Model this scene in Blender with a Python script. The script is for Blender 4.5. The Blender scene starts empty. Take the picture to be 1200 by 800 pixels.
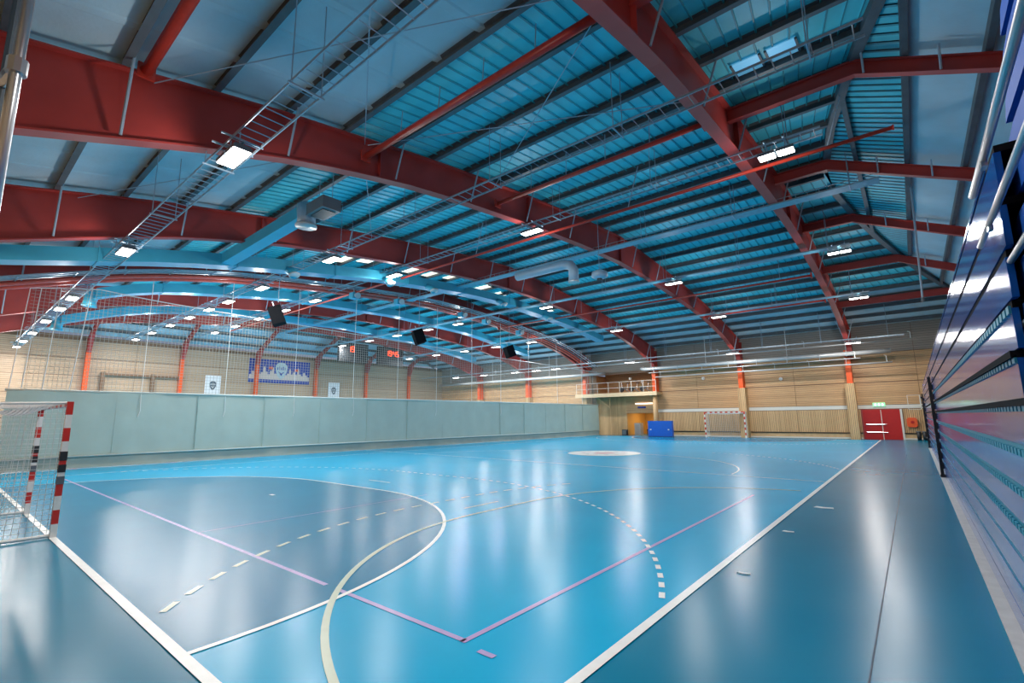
import bpy, math, random
from mathutils import Vector, Matrix
random.seed(7)
S = bpy.context.scene
COL = S.collection
PI = math.pi

# ------------------------------------------------------------------ camera
F_PX, PITCH, YAW, ROLL = 560.668, 0.158672, 0.6917768, -0.0103165
CAM = Vector((11.9404, -1.4235, 1.7472))
fw = Vector((-math.sin(YAW)*math.cos(PITCH), math.cos(YAW)*math.cos(PITCH), math.sin(PITCH)))
r0 = Vector((math.cos(YAW), math.sin(YAW), 0)); u0 = r0.cross(fw)
r1 = r0*math.cos(ROLL) + u0*math.sin(ROLL); u1 = u0*math.cos(ROLL) - r0*math.sin(ROLL)
cd = bpy.data.cameras.new('camera'); cam = bpy.data.objects.new('camera', cd); COL.objects.link(cam)
cd.sensor_width = 36; cd.lens = F_PX/1200*36; cd.clip_start = .05; cd.clip_end = 300
cam.matrix_world = Matrix(((r1.x, u1.x, -fw.x, CAM.x), (r1.y, u1.y, -fw.y, CAM.y), (r1.z, u1.z, -fw.z, CAM.z), (0, 0, 0, 1)))
S.camera = cam

# ------------------------------------------------------------------ world, exposure, lamp powers
w = bpy.data.worlds.new('world'); S.world = w; w.use_nodes = True
w.node_tree.nodes['Background'].inputs[0].default_value = (.5, .6, .8, 1)
w.node_tree.nodes['Background'].inputs[1].default_value = .4
S.view_settings.view_transform = 'Standard'; S.view_settings.look = 'None'
S.view_settings.exposure = 0.0; S.view_settings.gamma = 1; S.view_settings.use_curve_mapping = False
LAMP_W = 185.0        # each floodlight
LAMP_FILL = 80.0        # added fill lamp under each floodlight, brightens roof and beams
LENS_E = 10.0
S.cycles.sample_clamp_indirect = 4.0; S.cycles.caustics_reflective = False

# ------------------------------------------------------------------ materials
MATS = {}
def mat(name, col, rough=.5, metal=0, emit=0, spec=.5, noise=0, nscale=6, bump=0, bscale=40, alpha=1, coat=0):
    if name in MATS: return MATS[name]
    m = bpy.data.materials.new(name); m.use_nodes = True
    nt = m.node_tree; b = nt.nodes['Principled BSDF']
    b.inputs['Base Color'].default_value = (*col, 1)
    b.inputs['Roughness'].default_value = rough; b.inputs['Metallic'].default_value = metal
    b.inputs['Specular IOR Level'].default_value = spec
    b.inputs['Coat Weight'].default_value = coat
    if emit:
        b.inputs['Emission Color'].default_value = (*col, 1); b.inputs['Emission Strength'].default_value = emit; m.cycles.emission_sampling = 'NONE'
    if noise or bump:
        tc = nt.nodes.new('ShaderNodeTexCoord')
    if noise:
        n = nt.nodes.new('ShaderNodeTexNoise'); n.inputs['Scale'].default_value = nscale; n.inputs['Detail'].default_value = 5
        nt.links.new(tc.outputs['Object'], n.inputs['Vector'])
        mr = nt.nodes.new('ShaderNodeMapRange'); mr.inputs[1].default_value = .3; mr.inputs[2].default_value = .7
        mr.inputs[3].default_value = 1-noise; mr.inputs[4].default_value = 1+noise
        nt.links.new(n.outputs['Fac'], mr.inputs[0])
        mx = nt.nodes.new('ShaderNodeVectorMath'); mx.operation = 'SCALE'; mx.inputs[0].default_value = col
        nt.links.new(mr.outputs[0], mx.inputs['Scale']); nt.links.new(mx.outputs[0], b.inputs['Base Color'])
    if bump:
        n2 = nt.nodes.new('ShaderNodeTexNoise'); n2.inputs['Scale'].default_value = bscale
        nt.links.new(tc.outputs['Object'], n2.inputs['Vector'])
        bp = nt.nodes.new('ShaderNodeBump'); bp.inputs['Strength'].default_value = bump; bp.inputs['Distance'].default_value = .02
        nt.links.new(n2.outputs['Fac'], bp.inputs['Height']); nt.links.new(bp.outputs[0], b.inputs['Normal'])
    MATS[name] = m
    return m

def mat_boards(name, ca, cb, axis, pitch, rough=.5, gap=.12):
    """wood boarding: dark narrow joints every pitch metres along axis, tone per board, grain along the board"""
    m = bpy.data.materials.new(name); m.use_nodes = True; MATS[name] = m
    nt = m.node_tree; b = nt.nodes['Principled BSDF']; b.inputs['Roughness'].default_value = rough
    L = nt.links.new
    geo = nt.nodes.new('ShaderNodeNewGeometry'); sp = nt.nodes.new('ShaderNodeSeparateXYZ'); L(geo.outputs['Position'], sp.inputs[0])
    if axis == 'Z': src = sp.outputs['Z']
    else:
        ad = nt.nodes.new('ShaderNodeMath'); ad.operation = 'ADD'; L(sp.outputs['X'], ad.inputs[0]); L(sp.outputs['Y'], ad.inputs[1]); src = ad.outputs[0]
    dv = nt.nodes.new('ShaderNodeMath'); dv.operation = 'DIVIDE'; dv.inputs[1].default_value = pitch; L(src, dv.inputs[0])
    fr = nt.nodes.new('ShaderNodeMath'); fr.operation = 'FRACT'; L(dv.outputs[0], fr.inputs[0])
    fl = nt.nodes.new('ShaderNodeMath'); fl.operation = 'FLOOR'; L(dv.outputs[0], fl.inputs[0])
    wn = nt.nodes.new('ShaderNodeTexWhiteNoise'); wn.noise_dimensions = '1D'; L(fl.outputs[0], wn.inputs['W'])
    ns = nt.nodes.new('ShaderNodeTexNoise'); ns.inputs['Scale'].default_value = 1.0; ns.inputs['Detail'].default_value = 6
    mp = nt.nodes.new('ShaderNodeMapping'); L(geo.outputs['Position'], mp.inputs[0]); L(mp.outputs[0], ns.inputs['Vector'])
    mp.inputs['Scale'].default_value = (1.2, 1.2, 14) if axis == 'Z' else (14, 14, 1.0)
    a1 = nt.nodes.new('ShaderNodeMath'); a1.operation = 'MULTIPLY'; a1.inputs[1].default_value = .5; L(wn.outputs['Value'], a1.inputs[0])
    a2 = nt.nodes.new('ShaderNodeMath'); a2.operation = 'MULTIPLY_ADD'; a2.inputs[1].default_value = .55; L(ns.outputs['Fac'], a2.inputs[0]); L(a1.outputs[0], a2.inputs[2])
    mx = nt.nodes.new('ShaderNodeMix'); mx.data_type = 'RGBA'; mx.inputs['A'].default_value = (*ca, 1); mx.inputs['B'].default_value = (*cb, 1)
    L(a2.outputs[0], mx.inputs['Factor'])
    lt = nt.nodes.new('ShaderNodeMath'); lt.operation = 'LESS_THAN'; lt.inputs[1].default_value = gap; L(fr.outputs[0], lt.inputs[0])
    mg = nt.nodes.new('ShaderNodeMix'); mg.data_type = 'RGBA'; mg.inputs['B'].default_value = (ca[0]*.25, ca[1]*.2, ca[2]*.18, 1)
    L(lt.outputs[0], mg.inputs['Factor']); L(mx.outputs['Result'], mg.inputs['A']); L(mg.outputs['Result'], b.inputs['Base Color'])
    bp = nt.nodes.new('ShaderNodeBump'); bp.inputs['Strength'].default_value = .6; bp.inputs['Distance'].default_value = .01; bp.invert = True
    L(lt.outputs[0], bp.inputs['Height']); L(bp.outputs[0], b.inputs['Normal'])
    return m

def mat_floor(name, col, rough=.25):
    m = bpy.data.materials.new(name); m.use_nodes = True; MATS[name] = m
    nt = m.node_tree; b = nt.nodes['Principled BSDF']; L = nt.links.new
    geo = nt.nodes.new('ShaderNodeNewGeometry')
    n = nt.nodes.new('ShaderNodeTexNoise'); n.inputs['Scale'].default_value = .35; n.inputs['Detail'].default_value = 6; L(geo.outputs['Position'], n.inputs['Vector'])
    mr = nt.nodes.new('ShaderNodeMapRange'); mr.inputs[1].default_value = .3; mr.inputs[2].default_value = .7; mr.inputs[3].default_value = .93; mr.inputs[4].default_value = 1.07
    L(n.outputs['Fac'], mr.inputs[0])
    sc = nt.nodes.new('ShaderNodeVectorMath'); sc.operation = 'SCALE'; sc.inputs[0].default_value = col; L(mr.outputs[0], sc.inputs['Scale']); L(sc.outputs[0], b.inputs['Base Color'])
    mp = nt.nodes.new('ShaderNodeMapping'); mp.inputs['Scale'].default_value = (3, 3, 1); L(geo.outputs['Position'], mp.inputs[0])
    n2 = nt.nodes.new('ShaderNodeTexNoise'); n2.inputs['Scale'].default_value = .5; n2.inputs['Detail'].default_value = 3; L(mp.outputs[0], n2.inputs['Vector'])
    m2 = nt.nodes.new('ShaderNodeMapRange'); m2.inputs[1].default_value = .3; m2.inputs[2].default_value = .75; m2.inputs[3].default_value = rough-.015; m2.inputs[4].default_value = rough+.01
    L(n2.outputs['Fac'], m2.inputs[0]); L(m2.outputs[0], b.inputs['Roughness'])
    b.inputs['Specular IOR Level'].default_value = .13
    return m

M_COURT = mat_floor('court_blue', (.0, .40, .70))
M_OUT = mat_floor('surround_blue', (.0, .19, .33))
M_GOALA = mat_floor('goal_area_blue', (.0, .20, .38))
M_WHITE = mat('line_white', (.86, .88, .86), .3, noise=.05)
M_BEIGE = mat('line_beige', (.55, .62, .48), .3, noise=.05)
M_PURPLE = mat('line_violet', (.42, .32, .62), .3, noise=.05)
M_SEAM = mat('seam_dark', (.01, .05, .10), .5)
M_RED = mat('beam_red', (.43, .046, .038), .5, noise=.10, nscale=1.5)
M_ORANGE = mat('column_orange', (.85, .10, .012), .5, noise=.05)
M_PURLIN = mat('purlin_grey', (.10, .125, .14), .55, noise=.15, nscale=3)
M_CORR = mat('roof_blue_sheet', (.09, .62, .70), .5, noise=.12, nscale=1.2)
M_FLAT = mat('roof_pale_panel', (.46, .63, .70), .6, noise=.08, nscale=1.0, bump=.2, bscale=14)
M_SKIN = mat('roof_skin', (.08, .12, .16), .7)
M_GALV = mat('galvanised', (.40, .48, .54), .38, metal=.55, noise=.1, nscale=8)
M_ROD = mat('brace_blue_grey', (.36, .48, .58), .45, metal=.2)
M_DUCT = mat('duct_blue', (.05, .42, .60), .4, metal=.1, noise=.06, nscale=2)
M_TRAY = mat('tray_blue_grey', (.13, .38, .48), .5, noise=.1)
M_DUCTW = mat('pipe_white', (.55, .57, .57), .35, metal=.25)
M_DARK = mat('dark_plastic', (.018, .02, .024), .45, noise=.1)
M_GREYB = mat('grey_box', (.12, .15, .17), .5)
M_LENS = mat('led_lens', (1, .98, .95), .3, emit=LENS_E)
M_WINL = mat('roof_window_glow', (1, .93, .78), .4, emit=1.3)
M_WINB = mat('roof_light_blue', (.20, .62, .92), .4, emit=.35)
M_CURT = mat('curtain_green', (.45, .54, .48), .65, noise=.05, nscale=1.2, bump=.25, bscale=3)
M_CURTW = mat('curtain_hem', (.66, .73, .70), .6)
M_NET = mat('net_white', (.42, .40, .35), .8)
M_CORD = mat('cord_white', (.80, .80, .78), .7)
M_GNET = mat('goal_net', (.78, .78, .76), .8)
M_GRED = mat('goal_red', (.62, .03, .02), .35)
M_GWHITE = mat('goal_white', (.82, .82, .80), .35)
M_BLEACH = mat('bleacher_blue', (.006, .09, .36), .14, spec=.6, noise=.12, nscale=.8, coat=.08)
M_BLEACH2 = mat('bleacher_seat', (.004, .07, .34), .6, spec=.3)
M_TEAL = mat('nosing_teal', (.01, .22, .33), .4)
M_SPK = mat('speaker_black', (.005, .006, .008), .85, spec=.1)
M_BLACK = mat('black_steel', (.012, .013, .016), .35, metal=.3)
M_TUBE = mat('brushed_tube', (.55, .57, .60), .3, metal=.8)
M_DOOR = mat('door_red', (.50, .012, .010), .4, noise=.06)
M_STEEL = mat('steel', (.6, .6, .6), .25, metal=.9)
M_MATB = mat('mat_blue', (.0, .10, .52), .4, noise=.05)
M_EXIT = mat('exit_green', (.30, .75, .40), .4, emit=.9)
M_EXITW = mat('exit_white', (.95, 1, .9), .4, emit=1.6)
M_POSTER = mat('poster_white', (.82, .82, .82), .6)
M_EMB = mat('emblem_grey', (.10, .13, .16), .6)
M_BANNER = mat('banner_blue', (.01, .05, .30), .6)
M_SKYL = mat('skyline_cream', (.62, .52, .46), .6)
M_SPIRE = mat('skyline_red', (.70, .10, .04), .6)
M_EMBL = mat('emblem_pale', (.42, .55, .58), .5)
M_LED = mat('led_red', (1, .08, .02), .4, emit=2.2)
M_REDPIPE = mat('pipe_red', (.55, .05, .03), .35, noise=.08)
M_REDPIPE_LIT = mat('pipe_red_lit', (.80, .13, .09), .4, noise=.08)  # brighter copy of the pipe red, light from below painted in
M_WOODP = mat('wood_plain', (.62, .40, .20), .45, noise=.12, nscale=4)
M_BRACKET = mat('wood_dark', (.20, .11, .06), .5)
M_GLOWROOM = mat('room_lit_orange', (.62, .34, .09), .6)  # warm lamplight of the room painted into its wall colour
M_ORBOX = mat('box_orange', (.85, .10, .02), .45)
M_SCRAP = mat('tape_scrap', (.75, .80, .80), .5)
W_H = mat_boards('wall_boards', (.50, .27, .12), (.82, .50, .25), 'Z', .115, gap=.14)
W_V = mat_boards('wall_slats', (.52, .31, .14), (.80, .53, .27), 'XY', .11, gap=.2)
W_U = mat_boards('wall_boards_shaded', (.26, .22, .18), (.36, .30, .25), 'Z', .16, gap=.10)  # darker cladding tone, shade above the lamps painted in
W_L = mat_boards('wall_left_boards', (.44, .30, .19), (.62, .44, .29), 'Z', .14, gap=.12)
M_STRIP = mat('wall_white_strip', (.74, .70, .62), .5)

# ------------------------------------------------------------------ mesh helpers
class MB:
    def __init__(s): s.v = []; s.f = []; s.mi = []
    def poly(s, pts, faces, mi=0):
        o = len(s.v); s.v += [tuple(p) for p in pts]
        for f in faces: s.f.append([o+i for i in f]); s.mi.append(mi)
        return s
    def box(s, x0, x1, y0, y1, z0, z1, mi=0):
        return s.poly([(x0,y0,z0),(x1,y0,z0),(x1,y1,z0),(x0,y1,z0),(x0,y0,z1),(x1,y0,z1),(x1,y1,z1),(x0,y1,z1)],
                      [(0,3,2,1),(4,5,6,7),(0,1,5,4),(1,2,6,5),(2,3,7,6),(3,0,4,7)], mi)
    def bar(s, p, q, wd, h, up=(0,0,1), mi=0):
        p = Vector(p); q = Vector(q); d = (q-p).normalized(); up = Vector(up)
        if abs(d.dot(up)) > .98: up = Vector((1,0,0))
        a = d.cross(up).normalized()*wd/2; b = a.cross(d).normalized()*h/2
        pts = [p-a-b, p+a-b, p+a+b, p-a+b, q-a-b, q+a-b, q+a+b, q-a+b]
        return s.poly(pts, [(0,1,2,3),(7,6,5,4),(0,4,5,1),(1,5,6,2),(2,6,7,3),(3,7,4,0)], mi)
    def tube(s, path, r, n=8, mi=0, cap=True):
        path = [Vector(p) for p in path]; rings = []; o = len(s.v)
        prev = None
        for i, p in enumerate(path):
            d = (path[min(i+1, len(path)-1)] - path[max(i-1, 0)]).normalized()
            up = Vector((0,0,1)) if abs(d.z) < .95 else Vector((1,0,0))
            a = d.cross(up).normalized()
            if prev is not None and a.dot(prev) < 0: a = -a
            prev = a
            b = a.cross(d).normalized()
            rr = r[i] if isinstance(r, (list, tuple)) else r
            for k in range(n):
                t = 2*PI*k/n; s.v.append(tuple(p + a*rr*math.cos(t) + b*rr*math.sin(t)))
        for i in range(len(path)-1):
            for k in range(n):
                k2 = (k+1) % n
                s.f.append([o+i*n+k, o+i*n+k2, o+(i+1)*n+k2, o+(i+1)*n+k]); s.mi.append(mi)
        if cap:
            s.f.append([o+k for k in range(n)][::-1]); s.mi.append(mi)
            s.f.append([o+(len(path)-1)*n+k for k in range(n)]); s.mi.append(mi)
        return s
    def prism(s, pts2, plane, c0, c1, mi=0):
        """extrude a polygon; plane 'yz' -> along x, 'xz' -> along y, 'xy' -> along z"""
        n = len(pts2)
        def P(a, b, c): return {'yz': (c, a, b), 'xz': (a, c, b), 'xy': (a, b, c)}[plane]
        pts = [P(a, b, c0) for a, b in pts2] + [P(a, b, c1) for a, b in pts2]
        fs = [list(range(n))[::-1], [n+i for i in range(n)]] + [[i, (i+1) % n, n+(i+1) % n, n+i] for i in range(n)]
        return s.poly(pts, fs, mi)
    def mesh(s, name, mats, smooth=False, off=(0,0,0)):
        me = bpy.data.meshes.new(name)
        ox, oy, oz = off
        me.from_pydata([(x-ox, y-oy, z-oz) for x, y, z in s.v], [], s.f)
        for m in (mats if isinstance(mats, (list, tuple)) else [mats]): me.materials.append(m)
        me.polygons.foreach_set('material_index', s.mi)
        if smooth: me.polygons.foreach_set('use_smooth', [True]*len(s.f))
        me.validate(); me.update()
        return me
    def build(s, name, mats, parent=None, smooth=False, loc=None):
        """vertices are in world space; the object is put at loc (or its parent's origin)"""
        base = Vector(parent.get('_b', (0,0,0))) if parent else Vector((0,0,0))
        if parent is None and loc is not None: off = loc
        else: off = base
        me = s.mesh(name, mats, smooth, off)
        o = bpy.data.objects.new(name, me); COL.objects.link(o)
        if parent: o.parent = parent
        elif loc is not None: o.location = loc
        o['_b'] = tuple(off)
        return o

def link(name, me, parent=None, loc=(0,0,0), rot=(0,0,0)):
    o = bpy.data.objects.new(name, me); COL.objects.link(o); o.parent = parent; o.location = loc; o.rotation_euler = rot
    o['_b'] = (0,0,0)
    return o
def thing(name, label, cat, loc=(0,0,0), group=None):
    o = bpy.data.objects.new(name, None); COL.objects.link(o); o.location = loc; o['_b'] = tuple(loc)
    o.empty_display_size = .2
    tag(o, label, cat, group); return o
def tag(o, label, cat, group=None):
    o['label'] = label; o['category'] = cat
    if group: o['group'] = group
    return o
def struct(o, label, cat):
    o['kind'] = 'structure'; o['label'] = label; o['category'] = cat
    return o

# ------------------------------------------------------------------ hall measures
XR, XL, YF, YN = 16.1, -35.7, 41.5, -1.9
FX = [8.83, 1.3, -6.1, -13.5, -20.9, -28.3]
RY = [-.4, 5.7, 11.8, 17.9, 23.8, 29.8, 35.8]
YC = 20.0
def interp(tab, t):
    if t <= tab[0][0]: return tab[0][1]
    for (a, va), (b, vb) in zip(tab, tab[1:]):
        if t <= b: return va + (vb-va)*(t-a)/(b-a)
    return tab[-1][1]
TOPT = [(0, 10.8), (4, 10.55), (8, 10.15), (11, 9.78), (13, 9.5), (15, 9.15), (17, 8.83), (18.5, 8.52), (20.4, 8.1), (21.8, 7.82), (23, 7.6)]
BOTT = [(0, 9.45), (3, 9.38), (7, 9.12), (11, 8.74), (13, 8.5), (15, 8.14), (16.5, 7.82), (18, 7.4), (19.5, 6.92), (20.7, 6.52), (21.7, 6.2), (23, 5.8)]
def zg(y): return interp(TOPT, abs(y-YC))
def zb(y): return interp(BOTT, abs(y-YC))
def ze(x):
    if x < -9.8: x = -19.6-x
    return 9.1-.45*(x-14)
def zt(x, y): return min(zg(y), ze(x))
def xk(y):      # x of the hip line at the right end
    return 14+(9.1-zg(y))/.45
def mir(x): return -19.6-x

# ------------------------------------------------------------------ floor
fl = struct(MB().box(XL-.3, XR+.3, YN-.3, YF+5, -.2, 0).build('floor', M_OUT), 'glossy dark blue sports hall floor outside the court lines', 'floor')
court = MB().box(-12.9, 10, 0, YF-1.0, 0.0, .003).build('court_surface', M_COURT, fl)
court['label'] = 'bright blue playing court surface'
court2 = MB().box(XL+2, -13.4, 0, YF-1.0, 0.0, .003).build('court_surface', M_COURT, fl)
def dshape(cx, y0, R, n=28, sgn=1):
    pts = [(cx+1.5+R*math.cos(PI/2*i/n), y0+sgn*R*math.sin(PI/2*i/n)) for i in range(n+1)]
    pts += [(cx-1.5-R*math.sin(PI/2*i/n), y0+sgn*R*math.cos(PI/2*i/n)) for i in range(n+1)]
    return pts
def strip(path, wd, z0, z1, m, name='court_line', parent=fl):
    b = MB(); n = len(path); L_ = []; R_ = []
    for i, (x, y) in enumerate(path):
        x0, y0 = path[max(i-1, 0)]; x1, y1 = path[min(i+1, n-1)]
        dx, dy = x1-x0, y1-y0; l = math.hypot(dx, dy) or 1
        L_.append((x-dy/l*wd/2, y+dx/l*wd/2)); R_.append((x+dy/l*wd/2, y-dx/l*wd/2))
    for i in range(n-1):
        q = [L_[i], R_[i], R_[i+1], L_[i+1]]
        b.poly([(x, y, z1) for x, y in q], [(0, 1, 2, 3)])
    return b.build(name, m, parent)
def dashes(path, wd, ln, gap, z, m, ok=lambda x, y: True):
    # walk the path, laying rectangles
    seg = []; d = 0; cum = [0]
    for a, b in zip(path, path[1:]): d += math.hypot(b[0]-a[0], b[1]-a[1]); cum.append(d)
    def at(s):
        for i in range(len(cum)-1):
            if s <= cum[i+1]:
                t = (s-cum[i])/(cum[i+1]-cum[i]); return (path[i][0]+(path[i+1][0]-path[i][0])*t, path[i][1]+(path[i+1][1]-path[i][1])*t)
        return path[-1]
    s = 0
    while s+ln < d:
        p, q = at(s), at(s+ln)
        if ok(*p) and ok(*q): strip([p, q], wd, 0, z, m, 'dash')
        s += ln+gap
ga = MB().poly([(x, y, .005) for x, y in dshape(0, 0, 6)], [list(range(58))]).build('goal_area', M_GOALA, fl)
ga['label'] = 'darker blue goal area inside the curved white line'
ga2 = MB().poly([(x, y, .005) for x, y in dshape(0, 40, 6, sgn=-1)][::-1], [list(range(58))]).build('goal_area', M_GOALA, fl)
Z1 = .008
strip([(10, -.05), (10, 40.2)], .085, 0, Z1, M_WHITE)
strip([(-10, 0), (-10, 40)], .05, 0, Z1, M_WHITE)
strip([(-12, 0), (10.04, 0)], .085, 0, Z1, M_WHITE)
strip([(-10, 40), (10, 40)], .05, 0, Z1, M_WHITE)
strip(dshape(0, 0, 6), .06, 0, Z1+.001, M_WHITE)
strip(dshape(0, 40, 6, sgn=-1), .05, 0, Z1+.001, M_WHITE)
dashes(dshape(0, 0, 9, 60), .06, .16, .15, Z1, M_WHITE, lambda x, y: abs(x) < 9.95 and y > 0)
dashes(dshape(0, 40, 9, 60, -1), .06, .16, .15, Z1, M_WHITE, lambda x, y: abs(x) < 9.95)
strip([(-.5, 7), (.5, 7)], .06, 0, Z1, M_WHITE); strip([(-.09, 4), (.09, 4)], .08, 0, Z1, M_WHITE)
strip([(10, 13.85), (-12.8, 15.0)], .055, 0, Z1, M_WHITE)
strip([p for p in dshape(0, 14.3, 6)], .055, 0, Z1, M_WHITE)
dashes(dshape(0, 14.3, 9, 60), .055, .16, .15, Z1, M_WHITE, lambda x, y: 4 < x < 9.95)
# volleyball court across the hall
strip([(-9, 1.5), (6.9, 1.5)], .055, 0, Z1-.001, M_PURPLE); strip([(7.16, 1.5), (9, 1.5)], .055, 0, Z1-.001, M_PURPLE)
strip([(9, 1.47), (9, 10.5)], .055, 0, Z1-.001, M_PURPLE)
strip([(3, 1.5), (3, 6.2)], .02, 0, Z1-.001, M_PURPLE); strip([(9.2, 1.45), (9.36, 1.45)], .055, 0, Z1-.001, M_PURPLE)
# small cross court in beige
def cpath(R, n=40):
    a = []
    for i in range(n+1):
        t = PI/2*i/n; a.append((10.5-R*math.sin(t), 5.2-R*math.cos(t)))
    for i in range(n+1):
        t = PI/2*i/n; a.append((10.5-R*math.cos(t), 6.8+R*math.sin(t)))
    return a
strip([p for p in cpath(5.0) if p[0] < 9.9], .065, 0, Z1+.002, M_BEIGE)
dashes([p for p in cpath(6.5) if p[0] < 9.9], .065, .26, .20, Z1+.002, M_BEIGE, lambda x, y: y > .02 and y < 10)
strip([(4.95, 5.5), (4.95, 6.5)], .05, 0, Z1, M_BEIGE)
strip([(11.52, 2.5), (11.5, 26)], .012, 0, .002, M_SEAM, 'floor_seam')
# centre logo: white ellipse disc with a worn ring of marks
lg = MB(); n = 56
lg.poly([(.05+1.75*math.cos(2*PI*i/n), 19.9+1.75*math.sin(2*PI*i/n), .012) for i in range(n)], [list(range(n))])
lg = lg.build('centre_logo', M_WHITE, fl); lg['label'] = 'round white centre logo with faint red and grey marks'
b = MB(); random.seed(3)
for k in range(13):
    a0 = 2*PI*k/13; R = 1.02
    cx, cy = .05+R*math.cos(a0), 19.9+R*math.sin(a0)
    b.poly([(cx-.13, cy-.06, .014), (cx+.13, cy-.08, .014), (cx+.10, cy+.08, .014), (cx-.09, cy+.07, .014)], [(0, 1, 2, 3)], k % 2)
b.poly([(.05+.55*math.cos(t), 19.9+.7*math.sin(t), .014) for t in [2*PI*i/5+.3 for i in range(5)]], [(0, 1, 2, 3, 4)], 0)
b.build('logo_mark', [mat('logo_pink', (.70, .45, .45), .4), mat('logo_grey', (.25, .25, .30), .4)], lg)

# ------------------------------------------------------------------ walls
def wall_panels(par, along, c, a0s, rows, mats, thick=.035, inward=-1):
    """rows of separate board panels on a wall; along 'x' (wall at y=c) or 'y' (wall at x=c)"""
    for (z0, z1), m in zip(rows, mats):
        for a0, a1 in zip(a0s, a0s[1:]):
            g = .012; t0, t1 = sorted((c, c+inward*thick))
            b = MB()
            if along == 'x': b.box(a0+g, a1-g, t0, t1, z0+g, z1-g)
            else: b.box(t0, t1, a0+g, a1-g, z0+g, z1-g)
            b.build('wall_panel', m, par)
BX0, BX1 = -13.1, -6.3      # the recess under and over the balcony
wb = MB(); wb.box(BX1, XR+.3, YF, YF+.3, 0, 8.4); wb.box(XL-.3, BX0, YF, YF+.3, 0, 8.4); wb.box(BX0, BX1, YF, YF+.3, 5.9, 8.4)
wb = struct(wb.build('wall_back', M_BRACKET), 'far end wall of light wood boards above slatted wainscot', 'wall')
rows = [(.45, 2.12), (2.42, 4.0), (4.05, 5.05), (5.08, 6.1), (6.12, 8.2)]
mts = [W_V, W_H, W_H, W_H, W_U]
xs1 = [BX1+.02, -2.5, 1.3, 5.0, 8.7, 12.4, XR]
xs2 = [XL, -32, -28.3, -24.6, -20.9, -17.2, BX0]
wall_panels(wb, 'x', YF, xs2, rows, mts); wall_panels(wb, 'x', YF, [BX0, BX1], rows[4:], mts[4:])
DX0, DX1 = 9.1, 11.2
wall_panels(wb, 'x', YF, xs1[:5]+[DX0], rows[:1], mts[:1]); wall_panels(wb, 'x', YF, [DX1, XR], rows[:1], mts[:1])
wall_panels(wb, 'x', YF, xs1, rows[1:], mts[1:])
MB().box(BX1, XR, YF-.06, YF, 2.14, 2.40).build('white_strip', M_STRIP, wb)
MB().box(XL, BX0, YF-.06, YF, 2.14, 2.40).build('white_strip', M_STRIP, wb)
for k, (a, c_) in enumerate([(XL, BX0), (BX1, DX0-.1), (DX1+.1, XR)]):
    bb = MB().box(a, c_, YF-.10, YF, 0, .40).build('baseboard_back', M_WOODP); struct(bb, ['pale wooden plinth behind the divider curtain', 'pale wooden plinth left of the red doors', 'pale wooden plinth right of the red doors'][k], 'baseboard')
    MB().box(a, c_, YF-.16, YF, .41, .47).build('ledge', M_BLACK, bb)
    MB().box(a, c_, YF-.13, YF-.10, .02, .12).build('skirting', M_STRIP, bb)

wl = struct(MB().box(XL-.3, XL, YN-.3, YF, 0, 8.2).build('wall_left', M_BRACKET), 'left end wall of pale boards beyond the divider', 'wall')
wall_panels(wl, 'y', XL, [YN]+[-.4, 2.6, 5.7, 8.7, 11.8, 14.8, 17.9, 20.9, 23.8, 26.8, 29.8, 32.8, 35.8, 38.6]+[YF], [(0, 2.1), (2.15, 3.9), (3.92, 5.2), (5.22, 6.5), (6.52, 7.85)], [W_L]*5, inward=1)
wn = struct(MB().box(XL-.3, XR+.3, YN-.3, YN, 0, 8.2).build('wall_front', M_BRACKET), 'near long wall of pale boards at the left edge', 'wall')
wall_panels(wn, 'x', YN, [XL, -32, -28.3, -24.6, -20.9, -17.2, -13.5, -9.8, -6.1, -2.4, 1.3, 5.0, 8.7, 12.4, XR], [(0, 2.3), (2.33, 4.3), (4.33, 6.1), (6.13, 7.8)], [W_V, W_H, W_H, W_H], inward=1)
wr = struct(MB().box(XR, XR+.3, YN-.3, YF, 0, 8.3).build('wall_right', M_BRACKET), 'right end wall behind the folded bleachers', 'wall')
wall_panels(wr, 'y', XR, [YN, 5.7, 11.8, 17.9, 23.8, 29.8, 35.8, YF], [(0, 4), (4.03, 8)], [W_H, W_H], inward=-1)

# ------------------------------------------------------------------ ceiling
# outer skin
ys = [YN-.3]+[YC+d*sg for sg in (-1, 1) for d in ((20.4, 18.5, 17, 15, 13, 11, 8, 4) if sg < 0 else (0, 4, 8, 11, 13, 15, 17, 18.5, 20.4))]+[YF+.3]
sk = MB()
for ya, yb in zip(ys, ys[1:]):
    za, zb_ = zg(ya)+.62, zg(yb)+.62
    ka, kb = min(xk(ya), XR+.3), min(xk(yb), XR+.3)
    sk.poly([(mir(ka), ya, za), (ka, ya, za), (kb, yb, zb_), (mir(kb), yb, zb_)], [(0, 1, 2, 3)])
    for s_ in (0, 1):
        f = (lambda x: mir(x)) if s_ else (lambda x: x)
        e = ze(XR+.3)+.62
        sk.poly([(f(ka), ya, za), (f(XR+.3), ya, e), (f(XR+.3), yb, e), (f(kb), yb, zb_)], [(0, 1, 2, 3)])
ce = struct(sk.build('ceiling', M_SKIN), 'pitched hall roof of blue corrugated sheets and pale panels', 'ceiling')

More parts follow.
